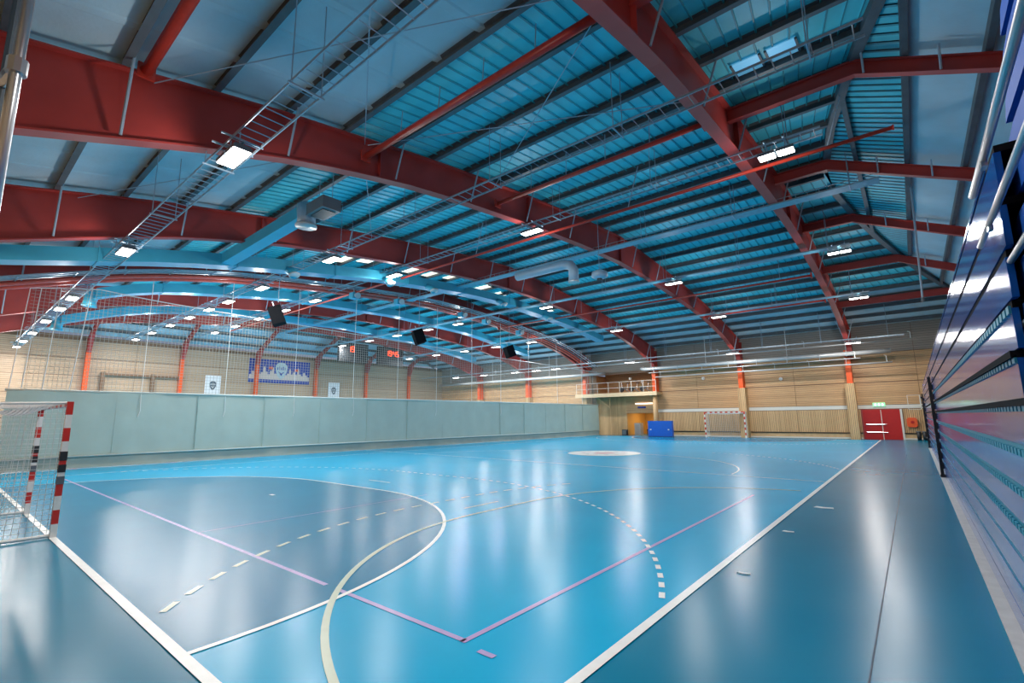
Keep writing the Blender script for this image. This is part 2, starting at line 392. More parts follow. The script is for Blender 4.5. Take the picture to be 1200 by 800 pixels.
PY = [YN] + [-1.3+1.5*k for k in range(29)] + [YF]
def sheet(pts, kind, par=ce):
    """a roof sheet: pts = 4 corners (x0,y0),(x1,y0),(x1',y1),(x0',y1); corrugated across the first axis"""
    (a, b, c, d), up = pts, .22
    P = [Vector((x, y, zt(x, y)+up)) for x, y in (a, b, c, d)]
    return P
def corrugated(P, pitch=.33, dep=.03, kind=0):
    P0, P1, P2, P3 = P
    L = (P1-P0).length; n = max(2, int(L/pitch)); mb = MB()
    prof = [(0, 0), (.42, 0), (.45, -dep), (.54, -dep), (.57, 0)] if kind == 0 else [(0, 0), (.80, 0), (.84, -.018), (.96, -.018)]
    A = []; B = []
    for i in range(n):
        for t, h in prof:
            u = (i+t)/n
            A.append(P0.lerp(P1, u)+Vector((0, 0, h))); B.append(P3.lerp(P2, u)+Vector((0, 0, h)))
    A.append(P1); B.append(P2)
    k = len(A)
    mb.v = [tuple(p) for p in A+B]
    for i in range(k-1):
        mb.f.append([i, i+1, k+i+1, k+i])
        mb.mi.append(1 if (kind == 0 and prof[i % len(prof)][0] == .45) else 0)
    return mb
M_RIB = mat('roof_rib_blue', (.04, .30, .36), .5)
def is_flat(y): return y < 4.3 or y > 34.6
for ya, yb in zip(PY, PY[1:]):
    ym = (ya+yb)/2; flat = is_flat(ym)
    ka, kb = min(xk(ya), XR), min(xk(yb), XR)
    xb = [min(ka, kb)] + FX
    bounds_a = [ka]+FX+[mir(ka)]; bounds_b = [kb]+FX+[mir(kb)]
    for i in range(len(bounds_a)-1):
        x1a, x0a, x1b, x0b = bounds_a[i], bounds_a[i+1], bounds_b[i], bounds_b[i+1]
        P = [Vector((x0a, ya, zg(ya)+.24)), Vector((x1a, ya, zg(ya)+.24)), Vector((x1b, yb, zg(yb)+.24)), Vector((x0b, yb, zg(yb)+.24))]
        mb = corrugated(P, 1.2, .02, 1) if flat else corrugated(P)
        o = mb.build('roof_panel', [M_FLAT, M_FLAT] if flat else [M_CORR, M_RIB], ce)
# end slopes (hips) : sheets between purlins and rafters, cut along the hip line
def hip_ranges(x):      # y range where the end slope governs at x
    lo = next((YN+k*.05 for k in range(2000) if zg(YN+k*.05) >= ze(x)), YC); hi = 2*YC-lo
    return max(lo, YN), min(hi, YF)
EX = [10.4, 11.3, 12.6, 13.9, 15.2, XR]
for side in (0, 1):
    f = (lambda x: mir(x)) if side else (lambda x: x)
    for xa, xb_ in zip(EX, EX[1:]):
        lb, hb = hip_ranges(xb_)
        yy = [lb]+[y for y in RY if lb < y < hb]+[hb]
        for y0, y1 in zip(yy, yy[1:]):
            n = max(2, int((y1-y0)/.30)); mb = MB()
            corr = xb_ < 12.8
            for i in range(n):
                u0_, u1_ = y0+(y1-y0)*i/n, y0+(y1-y0)*(i+1)/n
                parts_ = [(u0_, u0_+(u1_-u0_)*.8, 0, 0), (u0_+(u1_-u0_)*.8, u1_, .03, 1)] if corr else [(u0_, u1_, 0, 0)]
                for v0, v1, dz, mi in parts_:
                    k0, k1 = max(xa, min(xk(v0), xb_)), max(xa, min(xk(v1), xb_))
                    if k0 >= xb_-.01 and k1 >= xb_-.01: continue
                    mb.poly([(f(xb_), v0, ze(xb_)+.24-dz), (f(xb_), v1, ze(xb_)+.24-dz), (f(k1), v1, ze(k1)+.24-dz), (f(k0), v0, ze(k0)+.24-dz)], [(0, 1, 2, 3)], mi)
            if mb.v: mb.build('roof_panel', [M_CORR, M_RIB] if corr else [M_FLAT, M_FLAT], ce)
# thin diagonal bracing rods in the nearest bay
for (xa, ya, xb, yb) in [(1.4, .6, 8.7, 5.2), (8.7, .6, 1.4, 5.2), (1.4, 5.3, 8.7, 10.4), (8.7, 5.3, 1.4, 10.4), (-6.0, .6, 1.2, 5.2), (1.2, 5.3, -6.0, 10.4)]:
    MB().tube([(xa, ya, zg(ya)-.15), (xb, yb, zg(yb)-.15)], .012, 5).build('brace_rod', M_ROD, ce)
# purlins along x (gable) - C section with a dark web
def cpurlin(p, q, h=.20, wdt=.09, side=1):
    mb = MB(); p = Vector(p); q = Vector(q)
    mb.bar(p, q, .02, h)
    d = (q-p).normalized(); a = d.cross(Vector((0, 0, 1))).normalized()*side
    mb.bar(p+a*wdt/2+Vector((0, 0, -h/2)), q+a*wdt/2+Vector((0, 0, -h/2)), wdt, .015)
    mb.bar(p+a*wdt/2+Vector((0, 0, h/2)), q+a*wdt/2+Vector((0, 0, h/2)), wdt, .015)
    return mb
for y in PY[1:-1]:
    k = min(xk(y), XR); z = zg(y)+.12
    cpurlin((mir(k), y, z), (k, y, z), .22, .12).build('purlin', M_PURLIN, ce)
for side in (0, 1):
    for x in EX[1:-1]:
        lo, hi = hip_ranges(x); xx = mir(x) if side else x; z = ze(x)+.12
        cpurlin((xx, lo, z), (xx, hi, z), .22, .12).build('purlin', M_PURLIN, ce)
    # hip beams
    for s_ in (0, 1):
        pts = []
        for t in range(11):
            x = 10.35+(16.0-10.35)*t/10; lo, hi = hip_ranges(x); pts.append((mir(x) if side else x, hi if s_ else lo, ze(x)+.10))
        mb = MB()
        for p, q in zip(pts, pts[1:]):
            if (Vector(p)-Vector(q)).length > .02: mb.bar(p, q, .22, .2)
        mb.build('hip_beam', M_PURLIN, ce)
# bridging rods between purlins, a glazed strip or two, opened sheets
WINB_ = [(9.75, 10.3), (10.5, 10.3), (-.15, 10.6)]
WINL_ = [(-10.9, 12.1, 1.3), (-10.4, 13.1, 1.1), (-10.8, 16.6, 1.4), (-10.8, 18.1, 1.3), (-10.6, 19.6, 1.0), (-10.5, 22.6, 1.5), (-10.7, 24.3, 1.3), (-9.6, 29.1, .8)]
def roof_glow(x, y, wx, wy, m, lab):
    z0, z1 = zg(y-wy/2)+.20, zg(y+wy/2)+.20
    mb = MB().poly([(x-wx/2, y-wy/2, z0-.01), (x+wx/2, y-wy/2, z0-.01), (x+wx/2, y+wy/2, z1-.01), (x-wx/2, y+wy/2, z1-.01),
                    (x-wx/2, y-wy/2, z0+.02), (x+wx/2, y-wy/2, z0+.02), (x+wx/2, y+wy/2, z1+.02), (x-wx/2, y+wy/2, z1+.02)],
                   [(0, 3, 2, 1), (4, 5, 6, 7), (0, 1, 5, 4), (1, 2, 6, 5), (2, 3, 7, 6), (3, 0, 4, 7)])
    o = mb.build('roof_window', m, ce); o['label'] = lab
    mb = MB()
    for xx in (x-wx/2, x+wx/2): mb.bar((xx, y-wy/2, z0-.02), (xx, y+wy/2, z1-.02), .05, .05)
    mb.build('window_frame', M_PURLIN, o)
for (x, y) in WINB_: roof_glow(x, y, .62, .62, M_WINB, 'small translucent blue roof light')
for (x, y, a) in WINL_: roof_glow(x, y, a, .75, M_WINL, 'bright cream daylight roof window')

# ------------------------------------------------------------------ roof frames (along y) and rafters (along x)
def sample(a, b, n): return [a+(b-a)*i/n for i in range(n+1)]
YS = sorted(set(sample(YN+.35, YF-.35, 36)+[YC]))
pos = ['rightmost of the long roof frames, crossing top centre to the wooden column beside the red doors',
       'long roof frame reaching the wooden column right of the far goal, second from right',
       'long roof frame reaching the wooden column at the balcony end, third from right',
       'long roof frame beside the divider net with pipes along it',
       'long roof frame just beyond the divider net',
       'farthest long roof frame beyond the divider net, next to the left end wall']
for fi, x in enumerate(FX):
    t = thing('roof_frame', 'red steel '+pos[fi], 'roof beam', (x, YF-.3, 0), 'red steel frames spanning the hall')
    mb = MB(); n = len(YS)
    for sgn in (-1, 1):
        pts = [(x+sgn*.012, y, zb(y)) for y in YS]+[(x+sgn*.012, y, zg(y)) for y in YS]
        mb.poly(pts, [[i, i+1, n+i+1, n+i] if sgn > 0 else [i, n+i, n+i+1, i+1] for i in range(n-1)])
    mb.build('web', M_RED, t)
    for nm, zf in (('bottom_flange', zb), ('top_flange', zg)):
        mb = MB()
        for a, c in zip(YS, YS[1:]): mb.bar((x, a, zf(a)), (x, c, zf(c)), .30, .035)
        mb.build(nm, M_RED, t)
    mb = MB()
    for y in (5.7, 12.4, 20.0, 27.6, 34.3): mb.box(x-.13, x+.13, y-.01, y+.01, zb(y), zg(y))
    mb.build('stiffener', M_RED, t)
    # columns at the far wall and at the near wall
    clad_top = 4.0
    vis = x > -14
    MB().box(x-.17+(-.2 if fi == 0 else 0), x+.17+(-.2 if fi == 0 else 0), YF-.80, YF-.12, 4.03 if fi == 2 else 3.9, zb(YF-.4)-.0).build('column', M_ORANGE, t)
    co = -.25 if fi == 0 else 0
    if fi != 2: MB().box(x+co-.28, x+co+.28, YF-.88, YF-.04, 0, 3.98).build('column_cladding', W_V, t)
    MB().prism([(YF-.12, zb(YF-.3)-.5), (YF-.80, zb(YF-.3)-.5), (YF-.95, zb(YF-1.0)), (YF-.12, zg(YF)-.05)], 'yz', x-.15, x+.15).build('knee', M_RED, t)
    if x < 8 : MB().box(x-.17, x+.17, YN+.05, YN+.5, 0, zb(YN+.4)+.3).build('near_column', M_ORANGE, t)
    # struts from the purlins down to the bottom flange, on both sides
    for k in range(1, 29, 2):
        y = -1.3+1.5*k
        if y > 40: continue
        for sgn in ((1, -1) if fi < 4 else (1,)):
            z0, z1 = zg(y)+.05, zb(y)+.06
            MB().tube([(x+sgn*.50, y, z0), (x+sgn*.14, y, z1)], .026, 6).build('fly_brace', M_ROD, t)
BEAMTOP = .45
for side in (0, 1):
    f = (lambda x: mir(x)) if side else (lambda x: x)
    for k, y in enumerate(RY):
        x0 = 8.7
        xs_ = [8.72]+[v for v in [min(xk(y), 15.9)]]+[16.05]
        ordn = ['nearest and highest in the picture', 'second', 'third', 'fourth', 'fifth', 'sixth', 'last, against the far wall'][k]
        if side == 0: lab = 'red rafter above the blue bleachers, %s' % ['out of view behind the camera', 'just above the picture top', 'highest of those in view', 'second highest in view', 'third highest in view', 'fourth highest in view', 'lowest, nearest the far wall'][k]
        else: lab = 'red rafter with orange column on the left end wall, %s' % ['hidden nearest the near wall', 'leftmost in view', 'second from left in view', 'left of the blue banner', 'right of the blue banner', 'right of the small poster', 'farthest, beyond the net'][k]
        t = thing('rafter', lab, 'roof beam', (f(XR), y, 0), 'red rafters at the right end' if side == 0 else 'red rafters at the left end')
        P = [(v, min(zg(y), ze(v))) for v in (8.85, min(xk(y), 15.6), 16.0)]
        web = MB(); fl_ = MB()
        dep = .36
        for (xa, za), (xb2, zb2) in zip(P, P[1:]):
            web.poly([(f(xa), y-.01, za-dep), (f(xb2), y-.01, zb2-dep), (f(xb2), y-.01, zb2), (f(xa), y-.01, za)], [(0, 1, 2, 3)])
            web.poly([(f(xa), y+.01, za-dep), (f(xb2), y+.01, zb2-dep), (f(xb2), y+.01, zb2), (f(xa), y+.01, za)], [(3, 2, 1, 0)])
            fl_.bar((f(xa), y, za-dep), (f(xb2), y, zb2-dep), .18, .03); fl_.bar((f(xa), y, za-.01), (f(xb2), y, zb2-.01), .18, .03)
        web.build('web', M_RED, t); fl_.build('flange', M_RED, t)
        zc = P[2][1]-.2
        MB().box(min(f(15.7), f(16.02)), max(f(15.7), f(16.02)), y-.14, y+.14, 0, zc-1.0).build('column', M_ORANGE, t)
        kx = [(f(16.02), zc-1.05), (f(15.68), zc-1.05), (f(15.0), ze(15.0)-.38), (f(15.0), ze(15.0)-.05), (f(16.02), zc+.05)]
        MB().prism(kx if side == 0 else kx[::-1], 'xz', y-.13, y+.13).build('knee', M_RED, t)
        for xx in (11.9, 13.2, 14.5):
            if zt(xx, y) > zg(y)-.02: continue
            for sgn in (-1,):
                MB().tube([(f(xx), y+sgn*.35, ze(xx)+.1), (f(xx), y+sgn*.1, ze(xx)-.36)], .024, 6).build('fly_brace', M_ROD, t)

# ------------------------------------------------------------------ red tie tubes along x
for k, (y, z, xa, xb, r, lab) in enumerate([
        (.45, 8.28, 1.45, 10.9, .10, 'thick red tie tube at the upper left, nearest the camera'),
        (5.2, 8.64, 1.45, 8.6, .085, 'red tie tube between the two nearest roof frames, left of the upper cable ladder'),
        (10.5, 9.2, 1.45, 8.6, .07, 'red tie tube between the two nearest roof frames, under the blue roof'),
        (27.4, 9.0, -13.3, 8.6, .06, 'long red tie tube far behind the ridge, above the last one'),
        (32.2, 8.55, 1.45, 8.6, .06, 'short red tie tube nearest the far wall, lowest of all')]):
    t = thing('tie_tube', lab, 'tube', (xb, y, z), 'red tie tubes under the roof')
    MB().tube([(xa, y, z), (xb, y, z)], r, 10).build('tube', M_REDPIPE, t, smooth=True)
    for xx in (xa+.03, xb-.03): MB().box(xx-.03, xx+.03, y-.14, y+.14, z-.14, z+.14).build('end_plate', M_REDPIPE, t)
    for xx in sample(xa+1.5, xb-1.5, 3): MB().tube([(xx, y, z), (xx, y+.05, zt(xx, y)+.15)], .012, 5).build('hanger', M_ROD, t)
t = thing('hung_tube', 'long thin red tube hung under the roof ridge with a free right end', 'tube', (12.3, 13.4, 8.95))
MB().tube([(-30, 13.4, 8.95), (12.3, 13.4, 8.95)], .055, 8).build('tube', M_REDPIPE, t, smooth=True)
MB().tube([(12.3, 13.4, 8.95), (12.34, 13.4, 8.95)], .07, 8).build('end_cap', M_REDPIPE, t)
for xx in (10.9, 5.0, -2.4, -9.5): MB().tube([(xx, 13.4, 8.95), (xx+.45, 13.4, zt(xx, 13.4)+.1)], .018, 5).build('hanger', M_ROD, t)

# ------------------------------------------------------------------ cable ladders along x
def ladder(name, y, z, xa, xb, wd, lab, pitch=.3, rail=.05, deep=0, sheet_=False):
    t = thing(name, lab, 'cable ladder', (xb, y, z), 'galvanised cable ladders under the roof')
    for s_ in (-1, 1): MB().bar((xa, y+s_*wd/2, z), (xb, y+s_*wd/2, z), .018, rail).build('rail', M_GALV, t)
    rm = MB().tube([(0, -wd/2, 0), (0, wd/2, 0)], .011, 4).mesh('rung', M_GALV)
    n = int((xb-xa)/pitch)
    for i in range(n): link('rung', rm, t, (-(i+.5)*pitch, 0, -.01))
    if deep:
        for s_ in (-1, 1): MB().bar((xa, y+s_*wd/2, z+deep), (xb, y+s_*wd/2, z+deep), .014, .02).build('rail', M_GALV, t)
        m = MB(); k = int((xb-xa)/.35)
        for i in range(k):
            for s_ in (-1, 1): m.bar((xa+i*.35, y+s_*wd/2, z), (xa+i*.35, y+s_*wd/2, z+deep), .012, .012)
        m.build('side_wires', M_GALV, t)['kind'] = 'stuff'
    if sheet_: MB().box(xa, xb, y-wd/2, y+wd/2, z-.03, z-.022).build('tray_sheet', M_TRAY, t)
    xx = xb-.8
    while xx > xa+1:
        for s_ in (-1, 1):
            MB().tube([(xx, y+s_*wd/2, z), (xx, y+s_*wd/2, zt(xx, y)+.1)], .010, 4).build('drop_rod', M_ROD, t)
        MB().bar((xx, y-wd/2-.05, z-.03), (xx, y+wd/2+.05, z-.03), .03, .03).build('cross_bar', M_ROD, t)
        xx -= 3.7
    return t
ladder('cable_ladder', 1.85, 7.0, -35, 9.5, .50, 'cable ladder nearest the camera, running past the brightest upper left floodlight', .28)
ladder('cable_ladder', 7.75, 8.1, -35, 12.0, .45, 'cable ladder second from the camera, running through the upper centre', .3)
ladder('cable_ladder', 12.35, 8.95, -35, 10.9, .45, 'cable ladder below the ridge carrying the bright upper right floodlight', .3)
ladder('cable_ladder', 23.1, 9.0, -35, 10.6, .40, 'cable ladder behind the ridge, fourth from the camera', .4, sheet_=True)
ladder('cable_ladder', 30.3, 8.3, -35, 10.8, .32, 'cable ladder fifth from the camera over the far half', .5, sheet_=True)
ladder('cable_ladder', 37.6, 6.75, -35, 12.0, .32, 'cable ladder nearest the far wall', .6)
ladder('cable_basket', 17.6, 9.35, -30, 11.9, .50, 'wide deep wire basket tray under the ridge ending over the right side', .35, .03, .14, True)

# ------------------------------------------------------------------ floodlights
lens_m = MB()
for s_ in (-1, 1): lens_m.box(s_*.225-.19, s_*.225+.19, -.15, .15, -.035, -.02)
lens1 = MB().box(-.19, .19, -.15, .15, -.035, -.02).mesh('lens', M_LENS)
hm = MB(); hm.box(-.205, .205, -.165, .165, -.02, .05)
for i in range(7): hm.box(-.18+.06*i-.006, -.18+.06*i+.006, -.14, .14, .05, .09)
housing = hm.mesh('housing', M_GREYB)
brk = MB().bar((-.45, 0, .13), (.45, 0, .13), .04, .02).bar((-.225, 0, .05), (-.225, 0, .13), .03, .03).bar((.225, 0, .05), (.225, 0, .13), .03, .03).mesh('bracket', M_GALV)
rod = MB().tube([(-.225, 0, .13), (-.225, 0, .42)], .01, 5).tube([(.225, 0, .13), (.225, 0, .42)], .01, 5).bar((-.225, -.32, .27), (-.225, .42, .27), .03, .03).bar((.225, -.32, .27), (.225, .42, .27), .03, .03).mesh('suspension', M_ROD)
LD = bpy.data.lights.new('flood', 'AREA'); LD.shape = 'RECTANGLE'; LD.size = .82; LD.size_y = .28; LD.energy = LAMP_W; LD.color = (1, .97, .93)
LP = bpy.data.lights.new('flood_fill', 'POINT'); LP.energy = LAMP_FILL; LP.shadow_soft_size = .12; LP.color = (1, .97, .94)  # added all-round fill, not a part of the fixture
rows_l = [  # y, z, xs, tilt, row name
    (1.72, 6.72, [2.5, -5.45, -13.75, -16.6, -20.6, -25.4, -29.6, -33.0], 'first row'),
    (7.75, 7.82, [-4.6, -10.7, -14.6, -17.3, -20.4, -24.0, -28.0, -32.0], 'second row'),
    (12.3, 8.68, [9.85, 1.6, -6.85, -14.4, -18.2, -22.0, -26.0, -30.0], 'third row'),
    (23.1, 8.75, [10.2, 2.85, -5.5, -13.6, -17.0, -21.0, -25.0, -29.5], 'fourth row'),
    (30.3, 8.05, [10.3, 2.95, -4.3, -12.2, -16.2, -20.2, -24.2, -28.4], 'fifth row'),
    (37.6, 6.50, [9.3, 1.7, -6.9, -14.8, -17.2, -20.0, -24.5, -29.0], 'last row')]
nth = ['first', 'second', 'third', 'fourth', 'fifth', 'sixth', 'seventh', 'eighth']
for ri, (y, z, xs_, nm) in enumerate(rows_l):
    if ri == 0: xs_ = xs_+[10.3]
    for k, x in enumerate(xs_):
        side_ = 'court side' if x > -13 else 'beyond net'
        t = thing('floodlight', 'twin LED floodlight, %s from the right in the %s from the camera, %s' % (nth[k], nm, side_) if k < 8 else 'twin LED floodlight above the camera, just out of the picture top', 'light', (x, y, z), 'LED floodlights')
        for s_ in (-1, 1):
            h = link('housing', housing, t, (s_*.225, 0, 0)); link('lens', lens1, h, (0, 0, 0))
        link('bracket', brk, t); link('suspension', rod, t)
        l = bpy.data.objects.new('lamp', LD); COL.objects.link(l); l.parent = t; l.location = (0, 0, -.05)
        l = bpy.data.objects.new('fill_lamp', LP); COL.objects.link(l); l.parent = t; l.location = (0, 0, -.30)

# ------------------------------------------------------------------ ducts
def duct(x, y0, y1, z_off, wd, hh, lab, group='blue ventilation ducts', ztab=None):
    t = thing('air_duct', lab, 'duct', (x, y0, interp(ztab, y0)), group)
    ysd = sample(y0, y1, 26); mb = MB()
    for ya, yb in zip(ysd, ysd[1:]):
        za, zb_ = interp(ztab, ya), interp(ztab, yb)
        mb.poly([(x-wd/2, ya, za-hh/2), (x+wd/2, ya, za-hh/2), (x+wd/2, ya, za+hh/2), (x-wd/2, ya, za+hh/2),
                 (x-wd/2, yb, zb_-hh/2), (x+wd/2, yb, zb_-hh/2), (x+wd/2, yb, zb_+hh/2), (x-wd/2, yb, zb_+hh/2)],
                [(0, 4, 5, 1), (1, 5, 6, 2), (2, 6, 7, 3), (3, 7, 4, 0)])
    mb.v += [(x+a_*wd/2, y_, interp(ztab, y_)+c_*hh/2) for y_ in (y0, y1) for a_, c_ in ((-1, -1), (1, -1), (1, 1), (-1, 1))]
    k = len(mb.v); mb.f += [[k-8, k-7, k-6, k-5], [k-1, k-2, k-3, k-4]]; mb.mi += [0, 0]
    mb.build('duct_body', M_DUCT, t)
    for y in ysd[2::3]:
        z = interp(ztab, y)
        MB().box(x-wd/2-.03, x+wd/2+.03, y, y+.04, z-hh/2-.03, z+hh/2+.03).build('duct_collar', M_DUCT, t)
        MB().tube([(x+wd/2, y, z+hh/2), (x+wd/2, y, zg(y)+.1)], .012, 4).build('drop_rod', M_ROD, t)
    return t
DZ = [(-1.4, 6.45), (-.6, 6.62), (1.3, 7.06), (3.6, 7.6), (6.6, 8.1), (12.4, 8.88), (18.4, 9.33), (22, 9.38), (26, 9.2), (30, 8.95), (35, 8.3)]
d1 = duct(-8.1, -1.3, 34.5, 0, .72, .46, 'long blue duct on the near side of the divider net', ztab=DZ)
d2 = duct(-17.2, 2.9, 36, 0, .75, .46, 'blue duct just beyond the divider net', ztab=[(0, 7.0), (3.0, 7.75), (4.1, 8.15), (5.85, 8.6), (11.5, 9.3), (20, 9.55), (28, 9.2), (36, 8.1)])
d3 = duct(-24.6, 2.7, 36, 0, .75, .46, 'blue duct farthest away by the left end', ztab=[(0, 6.9), (2.8, 7.5), (4.1, 8.0), (5.6, 8.5), (7.8, 8.95), (11.4, 9.35), (20, 9.6), (28, 9.2), (36, 8.1)])
for x_, y_, z_, d_ in ((-17.2, 2.9, 7.7, d2), (-24.6, 2.7, 7.5, d3)):
    MB().tube([(x_, y_+.15, z_+.05), (x_, y_-.1, z_-.1), (x_, y_-.15, z_-.6)], [.26, .28, .30], 10).build('end_spout', M_DUCT, d_, smooth=True)
def nozzle(x, y, z, par, dx=.55):
    MB().tube([(x, y, z), (x+dx*.6, y, z-.15), (x+dx, y, z-.32)], [.17, .17, .19], 10).build('spout', M_DUCT, par, smooth=True)
    MB().tube([(x+dx, y, z-.31), (x+dx+.02, y, z-.36)], [.23, .21], 14).build('nozzle', M_DUCTW, par, smooth=True)
for y in (7.6, 12.4, 15.2, 21, 26): nozzle(-8.1+.30, y, interp(DZ, y)-.2, d1)
t = thing('branch_duct', 'blue branch duct rising right from the large duct to the fan unit', 'duct', (-8.2, 5.2, 7.7))
MB().bar((-8.0, 5.2, 7.85), (-2.6, 5.6, 8.36), .42, .40).build('duct_body', M_DUCT, t)
MB().tube([(-2.55, 5.62, 8.62), (-2.45, 5.62, 8.2), (-2.45, 5.62, 7.95)], .28, 12).build('elbow', M_ROD, t, smooth=True)
MB().tube([(-2.45, 5.62, 7.95), (-2.45, 5.62, 7.88)], [.33, .33], 14).build('nozzle', M_DUCTW, t, smooth=True)
t = thing('fan_unit', 'grey box fan unit with dark opening hung beside the branch duct', 'fan unit', (-1.3, 5.7, 7.9))
MB().box(-1.95, -.95, 5.35, 5.95, 8.05, 8.42).build('housing', M_GREYB, t)
MB().box(-1.85, -1.1, 5.45, 5.85, 8.03, 8.06).build('grille', M_DARK, t)
for xx in (-1.85, -1.05): MB().tube([(xx, 5.7, 8.4), (xx, 5.7, zg(5.7)+.1)], .012, 5).build('drop_rod', M_ROD, t)
t = thing('duct_elbow', 'blue-grey duct elbow pointing down under the roof at centre', 'duct', (.6, 16.6, 8))
MB().tube([(-2.6, 16.6, 8.75), (.2, 16.6, 8.75), (.55, 16.6, 8.65), (.7, 16.6, 8.4), (.7, 16.6, 7.85)], .23, 12).build('elbow', M_ROD, t, smooth=True)
MB().tube([(.7, 16.6, 7.86), (.7, 16.6, 7.80)], .26, 12).build('outlet_ring', M_DUCTW, t)
t = thing('projector', 'small grey projector hung on a rod beside the duct elbow', 'projector', (1.8, 17.0, 8.0))
MB().tube([(1.8, 17, 8.25), (1.8, 17, 8.15), (1.8, 17, 7.95), (1.8, 17, 7.85)], [.12, .34, .36, .2], 12).build('body', M_ROD, t, smooth=True)
MB().tube([(1.8, 17, 7.86), (1.8, 17, 7.80)], .12, 10).build('lens', M_DARK, t)
MB().tube([(1.8, 17, 8.24), (1.8, 17, zg(17)+.1)], .015, 5).build('drop_rod', M_ROD, t)

# pipes running along the roof frame beside the divider
t = thing('pipe_run', 'pair of red pipes following the roof frame beside the divider net', 'pipe', (-12.9, 40, 6.3))
for dx, dz in ((0, 0), (.22, .10)):
    MB().tube([(-12.75+dx, y, zb(y)-.12+dz) for y in sample(-1.3, 40.6, 30)], .075, 8).build('pipe', M_REDPIPE_LIT, t, smooth=True)
t = thing('cable_tray', 'galvanised cable trays with grey cables above the red pipes', 'cable tray', (-12.3, 40, 6.5))
for dx in (-.35, .0, .30):
    mb = MB(); yy = sample(-1.3, 40.6, 30)
    for a, c in zip(yy, yy[1:]): mb.bar((-12.1+dx, a, zb(a)+.12), (-12.1+dx, c, zb(c)+.12), .10, .05)
    mb.build('tray', M_GALV, t)
for y in sample(0, 40, 26): MB().bar((-12.6, y, zb(y)+.08), (-11.7, y, zb(y)+.08), .04, .03).build('cross_bar', M_GALV, t)
for i, y in enumerate((13.4, 16.5, 22, 24.5, 28.5)):
    tt = thing('air_nozzle', 'small pale blue air nozzle box clamped under the red pipes, %s from the near wall' % nth[i], 'nozzle', (-12.1, y, zb(y)-.5), 'pale blue nozzle boxes under the pipes')
    MB().box(-12.3, -11.9, y-.2, y+.2, zb(y)-.55, zb(y)-.2).build('body', M_DUCT, tt)
    MB().tube([(-11.9, y, zb(y)-.35), (-11.7, y, zb(y)-.42)], [.12, .18], 10).build('nozzle', M_DUCTW, tt)
    MB().bar((-12.1, y, zb(y)-.2), (-12.1, y, zb(y)+.1), .05, .05).build('clamp', M_GALV, tt)

# far wall pipes
t = thing('heating_pipe', 'thick white pipe along the far wall bending into the wall at its left end', 'pipe', (11, 39.6, 5.9))
MB().tube([(-7.2, 41.0, 6.25), (-6.9, 40.0, 6.1), (-6.5, 39.7, 6.02), (-6.0, 39.6, 6.0), (2, 39.6, 6.0), (11.2, 39.6, 6.0)], .15, 12).build('pipe', M_DUCTW, t, smooth=True)
for x in (-5.8, -1, 1.3, 5, 8.7): MB().bar((x, 39.6, 6.0), (x, 39.6, zt(x, 39.6)+.1), .03, .03).build('hanger', M_DUCTW, t); MB().tube([(x-.04, 39.6, 6.0), (x+.04, 39.6, 6.0)], .18, 12).build('collar', M_DUCTW, t)
t = thing('heating_pipe', 'thick white pipe over the net side running left behind the divider', 'pipe', (-13.5, 39.4, 5.6))
MB().tube([(-11.4, 41.2, 6.0), (-11.6, 40.2, 5.95), (-12.2, 39.7, 5.9), (-20, 39.6, 5.9), (-34, 39.6, 5.9)], .14, 12).build('pipe', M_DUCTW, t, smooth=True)
for x in (-13, -17, -20.9, -25, -28.3, -32): MB().bar((x, 39.6, 5.9), (x, 39.6, zt(x, 39.6)+.1), .03, .03).build('hanger', M_DUCTW, t)
for i, (yy, zz, xa, xb, r, lab) in enumerate([(39.9, 5.25, -5.6, 11.2, .05, 'thin pale pipe with hooks just below the thick white pipe'), (39.4, 5.62, -6, 9.5, .03, 'thinnest pale pipe between the thick pipe and the hooked one'), (38.5, 6.55, -30, 12.6, .035, 'long thin pale pipe above the thick white pipe')]):
    t = thing('thin_pipe', lab, 'pipe', (xb, yy, zz), 'thin pale pipes along the far wall')
    MB().tube([(xa, yy, zz), (xb, yy, zz)], r, 8).build('pipe', M_DUCTW, t, smooth=True)
    for x in sample(xa+.5, xb-.3, 7): MB().tube([(x, yy, zz), (x, yy, zz+.45), (x-.12, yy, zz+.5)], .02, 5).build('hook', M_DUCTW, t)

# ------------------------------------------------------------------ divider: curtain and net
CXD = -13.05
def CX(y): return -13.05+.95*max(0, y)/41
t = thing('divider_curtain', 'pale green divider curtain standing along the left of the blue court', 'curtain', (CXD, 20, 0))
mb = MB(); yy = sample(.25, 40.9, 160); n = len(yy); zs = [.46, 1.1, 1.9, 2.6, 2.93]
for z in zs:
    for y in yy: mb.v.append((CX(y)+.02*math.sin(y*1.9)+.015*math.sin(y*5.1+z)+.03*math.sin(y*.63), y, z))
for j in range(len(zs)-1):
    for i in range(n-1): mb.f.append([j*n+i, j*n+i+1, (j+1)*n+i+1, (j+1)*n+i]); mb.mi.append(0)
o = mb.build('curtain_cloth', M_CURT, t, smooth=True)
MB().tube([(CX(.2), .2, 2.95), (CX(41), 40.95, 2.95)], .045, 8).build('top_hem', M_CURTW, t, smooth=True)
MB().tube([(CX(0)+.08, .25, .47), (CX(41)+.08, 40.9, .47)], .035, 8).build('bottom_tube', M_CURTW, t, smooth=True)
